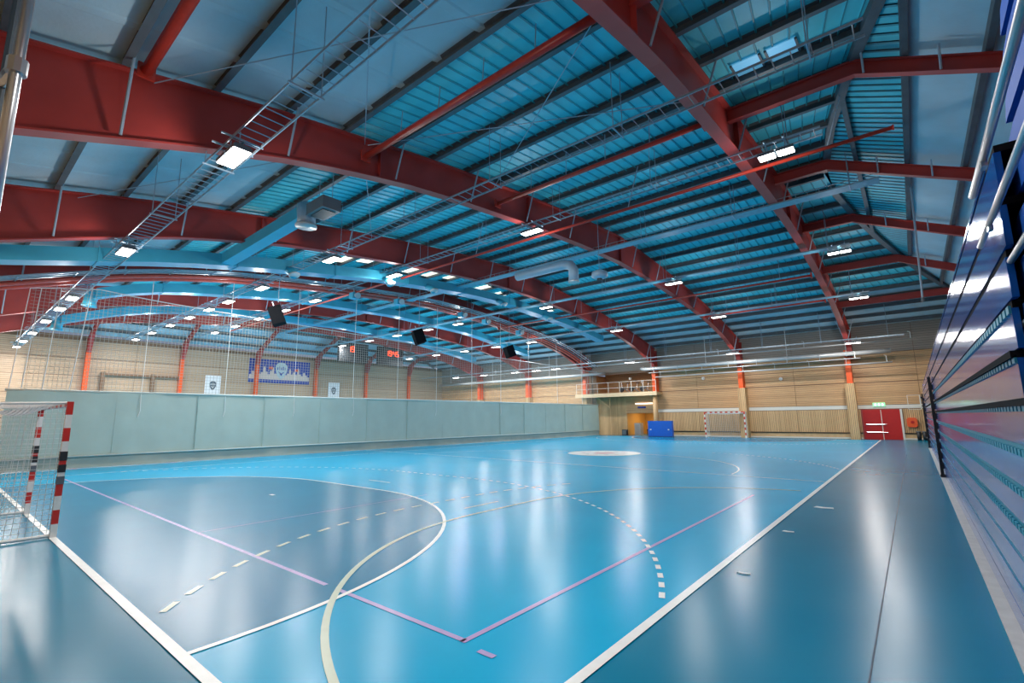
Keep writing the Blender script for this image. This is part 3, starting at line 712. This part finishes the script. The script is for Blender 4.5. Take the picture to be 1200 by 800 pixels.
# ruffled skirt lying on the floor
mb = MB(); random.seed(11); cols = 330; levels = [(.46, .03), (.30, .05), (.16, .03), (.06, .07), (.03, .13)]
ph = [random.uniform(0, 6.28) for _ in range(6)]
for li, (z, off) in enumerate(levels):
    for i in range(cols+1):
        y = .25+40.6*i/cols
        r_ = (math.sin(y*1.1+ph[0])+math.sin(y*2.3+ph[1])*.7+math.sin(y*4.7+ph[2])*.5+.35*math.sin(y*11+ph[3]))
        k = li/4.0
        mb.v.append((CX(y)+off+k*.05*r_, y, max(.022, z+(.05*k if li < 4 else .0)*math.sin(y*3.1+ph[4])*r_*.4+(abs(math.sin(y*1.7+ph[5]))**6*.07 if li == 3 else 0))))
for j in range(len(levels)-1):
    for i in range(cols): mb.f.append([j*(cols+1)+i, (j+1)*(cols+1)+i, (j+1)*(cols+1)+i+1, j*(cols+1)+i+1]); mb.mi.append(0)
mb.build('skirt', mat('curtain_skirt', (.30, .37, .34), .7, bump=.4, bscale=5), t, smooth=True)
for y in (4.15, 7.35, 10.6, 14.0, 20.1, 26.5): MB().tube([(CX(y)+.06, y, 2.9), (CX(y)+.07, y+.02, 2.2), (CX(y)+.07, y-.04, 1.95)], .014, 5).build('tie', M_CORD, t)
for y in sample(3.4, 38, 12): MB().box(CX(y)+.0, CX(y)+.04, y-.012, y+.012, .5, 2.9).build('seam_strip', M_CURT, t)

t = thing('divider_net', 'tall white square mesh net hanging above the pale green curtain', 'net', (CXD, 20, 2.95))
NETT = [(.45, 6.75), (2.2, 7.1), (4.16, 6.95), (7.3, 6.85), (17, 6.62), (26.5, 6.4), (41, 6.2)]
def nz(y): return interp(NETT, y)
mb = MB(); cell = .135
y = .6
r = .0055
while y < 40.8:
    zt_ = nz(y); mb.bar((CX(y), y, 2.95), (CX(y), y, zt_), r*2, r*2, (1, 0, 0)); y += cell
z = 3.05
while z < 7.0:
    ya = .5; seg = [yv for yv in sample(.5, 40.8, 160) if nz(yv) >= z]
    if len(seg) > 1: mb.bar((CX(seg[0]), seg[0], z), (CX(seg[-1]), seg[-1], z), r*2, r*2)
    z += cell
o = mb.build('mesh', M_NET, t); o['kind'] = 'stuff'
MB().tube([(CX(y), y, nz(y)) for y in sample(.45, 40.9, 40)], .022, 6).build('top_rope', M_CORD, t)
for (ya, yb) in [(.45, .28), (.75, .6), (1.3, 1.15), (2.2, 1.9)]: MB().tube([(CX(ya), ya, nz(ya)+.0), (CX(yb), yb, 2.95)], .016, 5).build('edge_rope', M_CORD, t)
for y in (4.16, 7.33, 10.57, 13.96, 17, 20.13, 23.43, 26.55, 30, 34, 38): MB().tube([(CX(y)+.03, y, zb(y)+.0), (CX(y)+.03, y, 2.95)], .013, 6).build('hanging_cord', M_CORD, t)

# ------------------------------------------------------------------ goals
def striped(mb_fn, t, p, q, wdt, name, n=10, first=0, mats=(M_GRED, M_GWHITE)):
    p = Vector(p); q = Vector(q)
    par = None
    mb = MB()
    for i in range(n):
        mb.bar(p.lerp(q, i/n), p.lerp(q, (i+1)/n), wdt, wdt, (0, 0, 1), (i+first) % 2)
    return mb.build(name, list(mats), t)
def net_grid(corners, nu, nv, r, sag=0, seed=1, mat_=M_GNET):
    A, B, C, D = [Vector(c) for c in corners]; mb = MB()
    def P(u, v):
        p = A.lerp(B, u).lerp(D.lerp(C, u), v); p.z -= sag*4*u*(1-u)*math.sin(PI*v)+0; return p
    for i in range(nu+1):
        pts = [P(i/nu, j/nv) for j in range(nv+1)]
        for a, b in zip(pts, pts[1:]): mb.bar(a, b, r, r)
    for j in range(nv+1):
        pts = [P(i/nu, j/nv) for i in range(nu+1)]
        for a, b in zip(pts, pts[1:]): mb.bar(a, b, r, r)
    return mb
def goal(cy, dirn, lab, fine, r):
    t = thing('handball_goal', lab, 'goal', (0, cy, 0))
    d1_, d0 = dirn*1.0, dirn*.75
    for x in (-1.54, 1.54): striped(None, t, (x, cy, 2.08), (x, cy, .0), .08, 'post', 10)
    striped(None, t, (-1.5, cy, 2.04), (1.5, cy, 2.04), .08, 'crossbar', 15)
    for x in (-1.54, 1.54):
        MB().tube([(x, cy, .04), (x, cy+d1_, .04)], .025, 8).build('ground_tube', M_GWHITE, t)
        MB().tube([(x, cy+d1_, .04), (x, cy+dirn*.97, 1.2), (x, cy+dirn*.9, 1.9), (x, cy+dirn*.8, 2.04), (x, cy, 2.06)], .02, 8).build('net_hoop', M_GWHITE, t)
    MB().tube([(-1.54, cy+d1_, .04), (1.54, cy+d1_, .04)], .025, 8).build('rear_tube', M_GWHITE, t)
    a = fine
    for x in (-1.54, 1.54):
        net_grid([(x, cy, 2.04), (x, cy+dirn*.85, 2.04), (x, cy+d1_, .05), (x, cy, .05)], int(1.0/a), int(2/a), r).build('side_net', M_GNET, t)['kind'] = 'stuff'
    net_grid([(-1.54, cy+dirn*.85, 2.04), (1.54, cy+dirn*.85, 2.04), (1.54, cy+d1_, .05), (-1.54, cy+d1_, .05)], int(3/a), int(2/a), r).build('rear_net', M_GNET, t)['kind'] = 'stuff'
    net_grid([(-1.5, cy+.0, 2.06), (1.5, cy, 2.06), (1.5, cy+dirn*.85, 2.05), (-1.5, cy+dirn*.85, 2.05)], int(3/a), int(.8/a), r, .0).build('top_net', M_GNET, t)['kind'] = 'stuff'
    # loose inner drop net folded along the bar
    net_grid([(-1.5, cy+dirn*.08, 2.04), (1.5, cy+dirn*.08, 2.04), (1.5, cy+dirn*.75, 1.93), (-1.5, cy+dirn*.75, 1.93)], int(3/a*1.8), 12, r*1.3, .10).build('gathered_net', M_GNET, t)['kind'] = 'stuff'
    return t
g1 = goal(0, -1, 'red and white striped handball goal at the left picture edge', .075, .006)
for x in (1.54, -1.54):
    mb = MB(); mb.box(x-.045, x+.045, -.045, .045, .98, 1.10, 0); mb.box(x-.045, x+.045, -.045, .045, 1.16, 1.30, 0); mb.box(x-.045, x+.045, -.045, .045, .80, .92, 1)
    mb.build('post_sticker', [M_DARK, M_EMB], g1)
goal(40.0, 1, 'small distant striped handball goal in front of the far wooden wall', .14, .010)

# ------------------------------------------------------------------ bleachers
BXF = 12.42; YB1, YBM, YB2 = 2.45, 16.6, 31.6; TP = .27; Z0 = .12
NT = 12
t = thing('bleachers', 'folded glossy blue telescopic bleachers filling the right picture edge', 'bleachers', (BXF, YB1, 0))
for sec, (ya, yb) in enumerate([(YB1, YBM-.06), (YBM+.06, YB2)]):
    for k in range(NT-1):
        z0 = .21+TP*k
        low = k < 6
        y0 = (.3 if low else YB1-.09*(k-6)) if sec == 0 else ya
        MB().box(BXF, BXF+.03, y0, yb, z0, z0+.225).build('fascia_board', M_BLEACH, t)
        bar_ = k in (5, 6)
        MB().box(BXF-(.025 if bar_ else -.006), BXF+.16, y0, yb, z0+.226, z0+.266).build('tread_edge', M_SPK if k >= 5 else M_TEAL, t)
        if sec == 0 and 2 <= k < 8:
            m = MB(); nn = int((yb-y0)/.14)
            for i in range(min(nn, 110)): m.box(BXF-.012, BXF+.0, y0+i*.14, y0+i*.14+.09, z0+.195, z0+.238)
            m.build('nosing_grip', M_TEAL, t)['kind'] = 'stuff'
MB().box(BXF, BXF+.03, .3, YB2, .02, .20).build('kick_board', M_BLEACH, t)
MB().box(BXF+.45, XR-.4, .3, YB2-.1, .0, 3.1).build('dark_carcass', M_DARK, t)
MB().box(BXF+.2, BXF+.46, YB1, YB2-.1, .0, 3.1).build('dark_carcass', M_DARK, t)
MB().box(BXF, BXF+2.4, YB1, YB2, 3.165, 3.19).build('top_deck', M_BLEACH, t)
def endpost(y, h=2.78):
    m = MB(); m.box(BXF-.09, BXF-.02, y-.05, y+.05, .05, h)
    for k in range(9): m.prism([(BXF-.02, .25+k*TP), (BXF+.10, .25+k*TP), (BXF-.02, .43+k*TP)], 'xz', y-.04, y+.04)
    m.build('end_post', M_BLACK, t)
    for k in range(4): MB().box(BXF-.11, BXF-.09, y-.03, y+.03, .5+k*.6, .56+k*.6).build('latch', M_STEEL, t)
    MB().tube([(BXF-.05, y-.04, .06), (BXF-.05, y+.04, .06)], .06, 10).build('castor', M_DARK, t)
endpost(YBM); endpost(YB2)
# stowed rails and seat shells at the near end, above eye height
for k, (x, z, yend) in enumerate([(12.30, 2.87, 1.94), (12.37, 2.77, 2.63), (12.44, 2.57, 3.25), (12.47, 2.24, 3.75)]):
    MB().tube([(x, .15, z), (x, yend, z)], .017, 10).build('stowed_rail', M_TUBE, t, smooth=True)
    MB().box(x-.010, x+.012, yend-.5, yend-.44, z-.04, z+.01).build('rail_clip', M_STEEL, t)
MB().box(BXF+.30, BXF+1.2, .25, YB1+.1, 1.85, 4.25).build('dark_carcass', M_DARK, t)
for k in range(9):      # folded seat backs stacked at the near end
    z = 2.03+.235*k; x = BXF+.035+.012*k
    MB().prism([(YB1+.25-.06*k, z-.05), (.25, z-.05), (.25, z+.075), (YB1-.05-.06*k, z+.075), (YB1+.15-.06*k, z+.045)], 'yz', x, x+.22).build('seat_shell', M_BLEACH2, t)
tr = MB().box(BXF-.10, BXF+.02, .3, YB2, 0, .018).build('floor_guide', mat('guide_pale', (.50, .50, .48), .5, noise=.1)); tag(tr, 'long pale floor strip at the foot of the blue bleachers', 'strip')

# ------------------------------------------------------------------ balcony recess
t = thing('balcony', 'wooden balcony with thin railing above the recess at the far wall', 'balcony', (-9.7, 41, 3.7))
MB().box(-14.3, -5.7, 40.3, 44.5, 3.72, 3.98).build('deck', M_WOODP, t)
MB().box(-14.3, -5.7, 40.22, 40.30, 3.66, 4.02).build('edge_board', mat('edge_board', (.72, .55, .34), .5), t)
for x in sample(-14.2, -5.8, 7): MB().tube([(x, 40.36, 3.98), (x, 40.36, 5.05)], .025, 6).build('rail_post', M_STRIP, t)
for z in (4.5, 5.05): MB().tube([(-14.2, 40.36, z), (-5.8, 40.36, z)], .022, 6).build('rail', M_STRIP, t)
for x in (-12.9, -12.3): MB().tube([(x, 40.36, 5.05), (x, 40.36, 6.0), (x+.6, 40.36, 6.0)], .02, 6).build('tall_rail', M_STRIP, t)
MB().bar((-12.4, 41.3, 3.66), (-11.0, 41.3, 2.7), .12, .12).build('brace', M_WOODP, t); MB().box(-11.06, -10.94, 41.24, 41.36, 2.6, 3.7).build('brace', M_WOODP, t)
t = thing('round_column', 'round light wood column holding the right end of the balcony', 'column', (-6.45, 40.9, 0))
MB().tube([(-6.1, 40.75, 0), (-6.1, 40.75, 3.72)], .22, 16).build('shaft', W_V, t, smooth=True)
# recess walls
rc = MB(); rc.box(BX0-.1, BX0, YF, 46.6, 0, 6); rc.box(BX1, BX1+.1, YF+.3, 46.6, 0, 6); rc.box(BX0-.1, BX1+.1, 44.6, 44.8, 3.9, 6.4); rc.box(BX0-.1, BX1+.1, 46.5, 46.7, 0, 4)
rc.box(BX0-.1, BX1+.1, YF+.3, 46.6, 6.2, 6.3)
rw = struct(rc.build('wall_recess', W_H), 'board lined walls of the recess behind the balcony', 'wall')
MB().box(-12.9, -9.6, 42.0, 42.15, 0, 3.68).build('wall_panel', W_V, rw)
MB().box(-9.6, BX1, 42.0, 42.15, 2.08, 3.68).build('wall_panel', W_H, rw)
MB().box(-9.6, BX1, 46.2, 46.45, 0, 2.6).build('orange_lit_wall', M_GLOWROOM, rw)
MB().box(-9.75, -9.6, 42.15, 46.2, 0, 2.6).build('orange_lit_wall', M_GLOWROOM, rw)
MB().box(-9.6, BX1, 42.15, 46.2, 2.6, 2.7).build('room_ceiling', M_STRIP, rw)
ll = MB().box(-8.6, -6.9, 41.9, 42.0, 2.95, 3.03).build('tube_lamp', mat('tube_white', (1, .95, .85), .4, emit=3)); tag(ll, 'slim white tube lamp above the orange doorway', 'light')
sg = MB().box(-8.4, -7.6, 41.94, 42.0, 2.55, 2.72).build('dark_sign', M_BANNER); tag(sg, 'small dark blue sign above the orange doorway', 'sign')
rl = bpy.data.lights.new('room_lamp', 'AREA'); rl.energy = 80; rl.size = 1; rl.color = (1, .72, .4)
lt = thing('room_lamp', 'warm ceiling lamp inside the orange room', 'light', (-7.8, 44, 2.55))
MB().tube([(-7.8, 44, 2.6), (-7.8, 44, 2.52)], .25, 14).build('shade', M_STRIP, lt)
o = bpy.data.objects.new('bulb', rl); COL.objects.link(o); o.parent = lt; o.location = (0, 0, -.08)
t = thing('cabinet', 'grey cabinet standing in the doorway of the orange room', 'cabinet', (-8.7, 43, 0))
MB().box(-9.0, -8.4, 42.3, 43, 0, 1.15).build('body', mat('cab_grey', (.35, .32, .30), .5), t); MB().box(-8.9, -8.5, 42.28, 42.3, .1, 1.0).build('door', mat('cab_door', (.30, .27, .26), .5), t)
t = thing('speaker_box', 'small black box on the floor left of the grey cabinet', 'box', (-9.6, 41.6, 0))
MB().box(-9.85, -9.35, 41.3, 41.6, 0, .55).build('body', M_DARK, t); MB().box(-9.8, -9.4, 41.28, 41.3, .05, .5).build('front', M_GREYB, t)
for i, (x, y) in enumerate([(-7.7, 42.9), (-7.0, 43.2)]):
    t = thing('stool', ['dark low stool in the orange doorway, left of the pair', 'dark low stool in the orange doorway, right of the pair'][i], 'stool', (x, y, 0), 'dark stools in the orange room')
    MB().box(x-.25, x+.25, y-.2, y+.2, .45, .55).build('seat', M_DARK, t)
    for sx in (-.2, .2):
        for sy in (-.15, .15): MB().box(x+sx-.03, x+sx+.03, y+sy-.03, y+sy+.03, 0, .45).build('leg', M_DARK, t)
# exercise bikes
for i, x in enumerate((-9.3, -8.3, -7.2)):
    t = thing('exercise_bike', 'dark exercise bike on the balcony, %s of three' % ['leftmost', 'middle', 'rightmost'][i], 'exercise bike', (x, 41.3, 3.98), 'exercise bikes on the balcony')
    z = 3.98; y = 41.3
    MB().tube([(x-.35, y-.03, z+.38), (x-.35, y+.03, z+.38)], .24, 14).build('flywheel', M_DARK, t)
    MB().bar((x-.5, y, z+.06), (x+.5, y, z+.06), .12, .06).bar((x-.45, y, z+.06), (x+.1, y, z+.62), .06, .06).bar((x+.45, y, z+.06), (x-.1, y, z+.5), .06, .06).build('frame', M_GREYB, t)
    MB().bar((x+.2, y, z+.3), (x+.32, y, z+.95), .04, .04).build('seat_post', M_STEEL, t); MB().box(x+.18, x+.48, y-.1, y+.1, z+.93, z+1.0).build('saddle', M_DARK, t)
    MB().bar((x-.3, y, z+.6), (x-.38, y, z+1.15), .04, .04).build('handle_post', M_STEEL, t); MB().tube([(x-.38, y-.2, z+1.15), (x-.38, y+.2, z+1.15)], .025, 6).build('handlebar', M_DARK, t)
    if i == 1: MB().box(x-.5, x-.34, y-.12, y+.12, z+1.3, z+1.5).build('display', M_STRIP, t)

# ------------------------------------------------------------------ things at the far wall
t = thing('gym_mat', 'bright blue crash mat block standing on the floor below the round column', 'mat', (-5.2, 39.3, 0))
MB().box(-6.15, -4.0, 39.0, 39.35, .06, 1.38).build('mat_body', M_MATB, t)
MB().box(-6.17, -3.98, 38.98, 39.37, .01, .08).build('base_strip', mat('mat_base', (.01, .05, .2), .5), t)
for x in (-5.9, -4.3): MB().box(x-.06, x+.06, 38.96, 39.0, .60, .68).build('strap', M_CORD, t)
d = struct(MB().box(DX0-.1, DX1+.1, YF-.10, YF-.02, 0, 2.12).build('door_1', mat('frame_dark', (.35, .06, .05), .5)), 'double red exit doors in the far wall', 'door')
MB().box(DX0, DX0+1.03, YF-.15, YF-.09, .01, 2.06).build('door_leaf', M_DOOR, d); MB().box(DX0+1.07, DX1, YF-.15, YF-.09, .01, 2.06).build('door_leaf', M_DOOR, d)
MB().box(DX0+1.03, DX0+1.07, YF-.16, YF-.1, .0, 2.06).build('meeting_strip', M_STRIP, d)
MB().box(DX1, DX1+.12, YF-.16, YF-.05, 0, 2.1).build('frame_side', M_STRIP, d)
for z in (1.05, .5): MB().tube([(DX0+.12, YF-.2, z), (DX0+1.3, YF-.2, z)], .03, 6).build('push_bar', M_STEEL, d)
t = thing('exit_sign', 'lit green and white running man exit sign above the red doors', 'sign', (10.1, YF-.1, 2.3))
MB().box(9.75, 10.45, YF-.16, YF-.06, 2.3, 2.56).build('sign_box', M_EXIT, t)
mb = MB()
for x in (9.9, 10.1, 10.3): mb.box(x-.05, x+.05, YF-.165, YF-.16, 2.36, 2.46); mb.box(x-.02, x+.02, YF-.165, YF-.16, 2.46, 2.51)
mb.build('sign_symbol', M_EXITW, t)
t = thing('rescue_box', 'orange round-cornered rescue box on the wall right of the doors', 'box', (11.75, YF-.1, .9))
MB().prism([(11.5, .95), (11.6, .86), (11.95, .86), (12.05, .95), (12.05, 1.4), (11.95, 1.5), (11.6, 1.5), (11.5, 1.4)], 'xz', YF-.28, YF-.05).build('case', M_ORBOX, t)
MB().tube([(11.8, YF-.30, 1.2), (11.8, YF-.28, 1.2)], .1, 12).build('knob', M_DOOR, t)
for i in range(3):
    x = 12.05+.3*i
    t = thing('bin', 'small black bin on the floor by the bleacher end, %s of three' % ['left', 'middle', 'right'][i], 'bin', (x, 40.9, 0), 'black bins right of the doors')
    MB().tube([(x, 40.9, 0), (x, 40.9, .55)], [.11, .13], 12).build('body', M_DARK, t, smooth=True); MB().tube([(x, 40.9, .55), (x, 40.9, .60)], .14, 12).build('rim', M_GREYB, t)
t = thing('basketball_backboard', 'white backboard folded against the far wall above the orange box', 'backboard', (12.1, 40.9, 2))
MB().bar((11.7, 40.7, 2.05), (12.35, 40.9, 2.05), .03, .03).bar((11.7, 40.7, 3.0), (12.35, 40.9, 3.0), .03, .03).bar((11.7, 40.7, 2.05), (11.7, 40.7, 3.0), .03, .03).bar((12.35, 40.9, 2.05), (12.35, 40.9, 3.0), .06, .06).build('board_frame', M_STRIP, t)
MB().bar((12.35, 40.9, 2.9), (13.1, 41.47, 2.1), .06, .06).bar((12.35, 40.9, 2.3), (13.1, 41.47, 1.9), .06, .06).build('arm', M_BLACK, t)
for i, (x, z, lab) in enumerate([(-1.9, 5.0, 'left'), (4.1, 4.6, 'right')]):
    t = thing('wall_sensor', 'tiny round white detector high on the far wall, the %s one' % lab, 'detector', (x, YF-.05, z), 'white detectors on the far wall')
    MB().tube([(x, YF-.12, z), (x, YF-.03, z)], .13, 12).build('body', M_GWHITE, t); MB().tube([(x, YF-.16, z), (x, YF-.12, z)], [.06, .09], 10).build('eye', M_STRIP, t)
t = thing('hanging_pipe', 'thin vertical pipe hanging from the roof over the right bleachers', 'pipe', (12.7, 20, 5.6))
MB().tube([(12.73, 20, zt(12.73, 20)+.1), (12.6, 20, 5.7)], .035, 6).build('pipe', M_ROD, t); MB().tube([(12.6, 20, 5.7), (12.6, 20, 5.55)], .05, 6).build('weight', M_GREYB, t)

# ------------------------------------------------------------------ things on the left end wall
X0 = XL+.06
t = thing('banner', 'wide blue banner with cream skyline and round emblem on the left end wall', 'banner', (X0, 20, 5.4))
by0, by1, bz0, bz1 = 17.25, 23.15, 5.35, 7.62
MB().box(X0, X0+.03, by0, by1, bz0, bz1).build('cloth', M_BANNER, t)
random.seed(5); mb = MB(); y = by0+.05; pts = [(by0+.02, bz0+.32)]
prof = [.5, .9, .7, 1.1, .6, .8, 1.3, .9, .6, 1.0, 1.2, .7, .9, .6, .6, .9, .6, .8, 1.2, .7, 1.0, .7, 1.3, .8, .6, 1.0, .7, .5]
n = len(prof)
for i, h in enumerate(prof):
    a = by0+.05+(by1-by0-.1)*i/n; c = by0+.05+(by1-by0-.1)*(i+1)/n
    pts += [(a, bz0+.32+h*.8), ((a+c)/2, bz0+.32+h*.8+(.28 if h > 1.0 else .05)), (c, bz0+.32+h*.8)]
pts += [(by1-.02, bz0+.32)]
for a, c in zip(pts, pts[1:]):
    if c[0]-a[0] > 1e-4: mb.poly([(X0+.035, a[0], bz0+.32), (X0+.035, c[0], bz0+.32), (X0+.035, c[0], c[1]), (X0+.035, a[0], a[1])], [(0, 1, 2, 3)])
mb.build('skyline', M_SKYL, t)
mb = MB()
for yy_, zz in ((19.25, 6.85), (21.75, 6.75)): mb.prism([(yy_-.2, zz-.18), (yy_+.2, zz-.18), (yy_+.14, zz+.14), (yy_, zz+.02), (yy_-.14, zz+.14)], 'yz', X0+.03, X0+.042)
mb.build('spire', M_SPIRE, t)
def emblem(y, z, s, par, m1, m2, dx=.05):
    mb = MB(); N = 20
    sh = [(y+s*.55*math.cos(PI*i/10), z+s*.35+s*.45*math.sin(PI*i/10)) for i in range(11)]+[(y-s*.5, z-.1*s), (y-s*.28, z-.55*s), (y, z-.8*s), (y+s*.28, z-.55*s), (y+s*.5, z-.1*s)]
    mb.prism(sh, 'yz', X0+dx, X0+dx+.008)
    e = mb.build('emblem', m1, par)
    mb = MB()
    for k in range(-2, 3): mb.box(X0+dx+.008, X0+dx+.014, y+k*s*.17-.04*s, y+k*s*.17+.04*s, z+s*.1, z+s*(.42 if k % 2 else .34))
    mb.prism([(y-s*.3, z-.05*s), (y, z-.45*s), (y+s*.3, z-.05*s), (y, z-.2*s)], 'yz', X0+dx+.008, X0+dx+.014)
    mb.build('emblem_mark', m2, e)
emblem(20.25, 6.55, 1.05, t, M_EMBL, M_BANNER)
for i, (ya, yb, za, zb2) in enumerate([(13.7, 14.95, 4.15, 5.75), (25.3, 26.6, 4.1, 5.7)]):
    t = thing('poster', ['white poster with grey shield emblem, left of the blue banner', 'white poster with grey shield emblem, right of the blue banner'][i], 'poster', (X0, (ya+yb)/2, za), 'white posters on the left wall')
    MB().box(X0, X0+.03, ya, yb, za, zb2).build('sheet', M_POSTER, t)
    emblem((ya+yb)/2, (za+zb2)/2-.1, .5, t, M_EMB, M_POSTER, .032)
t = thing('climbing_frame', 'dark wooden bar frame standing against the left end wall', 'frame', (X0+.2, 8.2, 0))
for y in (6.7, 9.85): MB().box(X0+.1, X0+.35, y-.12, y+.12, 0, 5.55).build('post', M_BRACKET, t)
MB().box(X0+.15, X0+.3, 6.7, 12.0, 5.32, 5.48).build('top_bar', M_BRACKET, t)

# scoreboards: seven-segment style red digits
SEG = {'1': 'bc', '9': 'abcdfg', '4': 'bcfg', '5': 'acdfg', '0': 'abcdef', '2': 'abdeg', '3': 'abcdg'}
def digit(mb, ch, x, y, z, s):
    w_, h_ = s*.5, s
    L = {'a': ((0, h_), (w_, h_)), 'b': ((w_, h_/2), (w_, h_)), 'c': ((w_, 0), (w_, h_/2)), 'd': ((0, 0), (w_, 0)), 'e': ((0, 0), (0, h_/2)), 'f': ((0, h_/2), (0, h_)), 'g': ((0, h_/2), (w_, h_/2))}
    for k in SEG[ch]:
        (a, c), (d_, e) = L[k]; mb.bar((x, y+a, z+c), (x, y+d_, z+e), .13*s, .13*s, (1, 0, 0))
for i, (y, z, txt) in enumerate([(24.6, 8.35, '19'), (29.0, 8.35, '19:45')]):
    xx = -30.0
    t = thing('scoreboard', ['dark hanging scoreboard with two red digits, left of the clock one', 'dark hanging clock board with red digits'][i], 'scoreboard', (xx, y, z))
    MB().box(xx-.3, xx, y-1.5, y+1.7, z-1.0, z+.9).build('case', mat('board_case', (.035, .04, .045), .7, spec=.2), t)
    mb = MB(); yy_ = y-.55
    for ch in txt:
        if ch == ':':
            mb.box(xx, xx+.02, yy_-.06, yy_+.02, z+.12, z+.2); mb.box(xx, xx+.02, yy_-.06, yy_+.02, z+.32, z+.4); yy_ += .12; continue
        digit(mb, ch, xx+.02, yy_, z, .52); yy_ += .40
    mb.build('digits', M_LED, t)
    for dy in (-1.2, 1.4): MB().tube([(xx-.15, y+dy, z+.9), (xx-.15, y+dy, zg(y)+.1)], .02, 5).build('drop_rod', M_ROD, t)

# hanging loudspeakers
for i, (x, y, z, lab) in enumerate([(-12.2, 9.2, 6.95, 'large dark loudspeaker hung above the net, leftmost of three'), (-12.0, 18.1, 6.95, 'dark loudspeaker hung above the net, middle of three'), (-12.2, 27.4, 6.95, 'dark loudspeaker hung above the net, rightmost of three')]):
    t = thing('loudspeaker', lab, 'loudspeaker', (x, y, z), 'loudspeakers above the net')
    s = .42
    M = Matrix.Translation((x, y, z)) @ Matrix.Rotation(-.5, 4, 'Z') @ Matrix.Rotation(.35, 4, 'X')
    mb = MB().box(-s, s, -.3, .3, -.45, .45); mb.v = [tuple(M @ Vector(v)) for v in mb.v]; mb.build('cabinet', M_SPK, t)
    mb = MB().box(-s+.04, s-.04, -.32, -.30, -.41, .41); mb.v = [tuple(M @ Vector(v)) for v in mb.v]; mb.build('grille', M_SPK, t)
    mb = MB().tube([(0, 0, .45), (0, 0, .75)], .03, 6); mb.v = [tuple(M @ Vector(v)) for v in mb.v]; mb.build('bracket', M_GALV, t)
    MB().tube([(x, y, z+.7), (x, y, zg(y)+.1)], .02, 5).build('drop_rod', M_ROD, t)

# vertical pole by the camera (upper left edge)
t = thing('wall_pole', 'grey steel pole with pipe clamp at the upper left picture edge', 'pole', (6, -1.28, 0))
MB().tube([(6, -1.28, 2.2), (6, -1.28, 7.6)], .045, 10).build('pole', M_TUBE, t, smooth=True)
MB().tube([(6, -1.28, 4.95), (5.6, -1.34, 4.95)], .06, 8).tube([(6, -1.28, 4.88), (6, -1.28, 5.02)], .075, 10).build('clamp', M_TUBE, t)
MB().tube([(5.6, -1.34, 7.6), (5.6, -1.34, 2.4)], .03, 8).build('side_pole', M_GREYB, t)
MB().box(5.4, 6.0, YN+.04, -1.45, 4.9, 7.6).build('dark_bracket', M_GREYB, t)
MB().box(5.8, 6.1, YN+.0, -1.24, 2.2, 2.3).build('foot', M_TUBE, t)

# tape scraps on the floor
for i, (x, y, s, lab) in enumerate([(10.43, 9.65, .16, 'farthest and largest white tape scrap right of the sideline'), (10.28, 7.11, .08, 'small white tape scrap right of the sideline, middle one'), (10.28, 4.61, .07, 'small white tape scrap nearest the camera by the sideline')]):
    o = MB().prism([(x-s, y-s*.3), (x-s*.2, y-s*.5), (x+s, y-s*.2), (x+s*.9, y+s*.4), (x, y+s*.2), (x-s*.8, y+s*.4)], 'xy', .002, .012).build('tape_scrap', M_SCRAP); tag(o, lab, 'tape scrap', 'white tape scraps on the floor')

for o in S.objects:
    if '_b' in o: del o['_b']
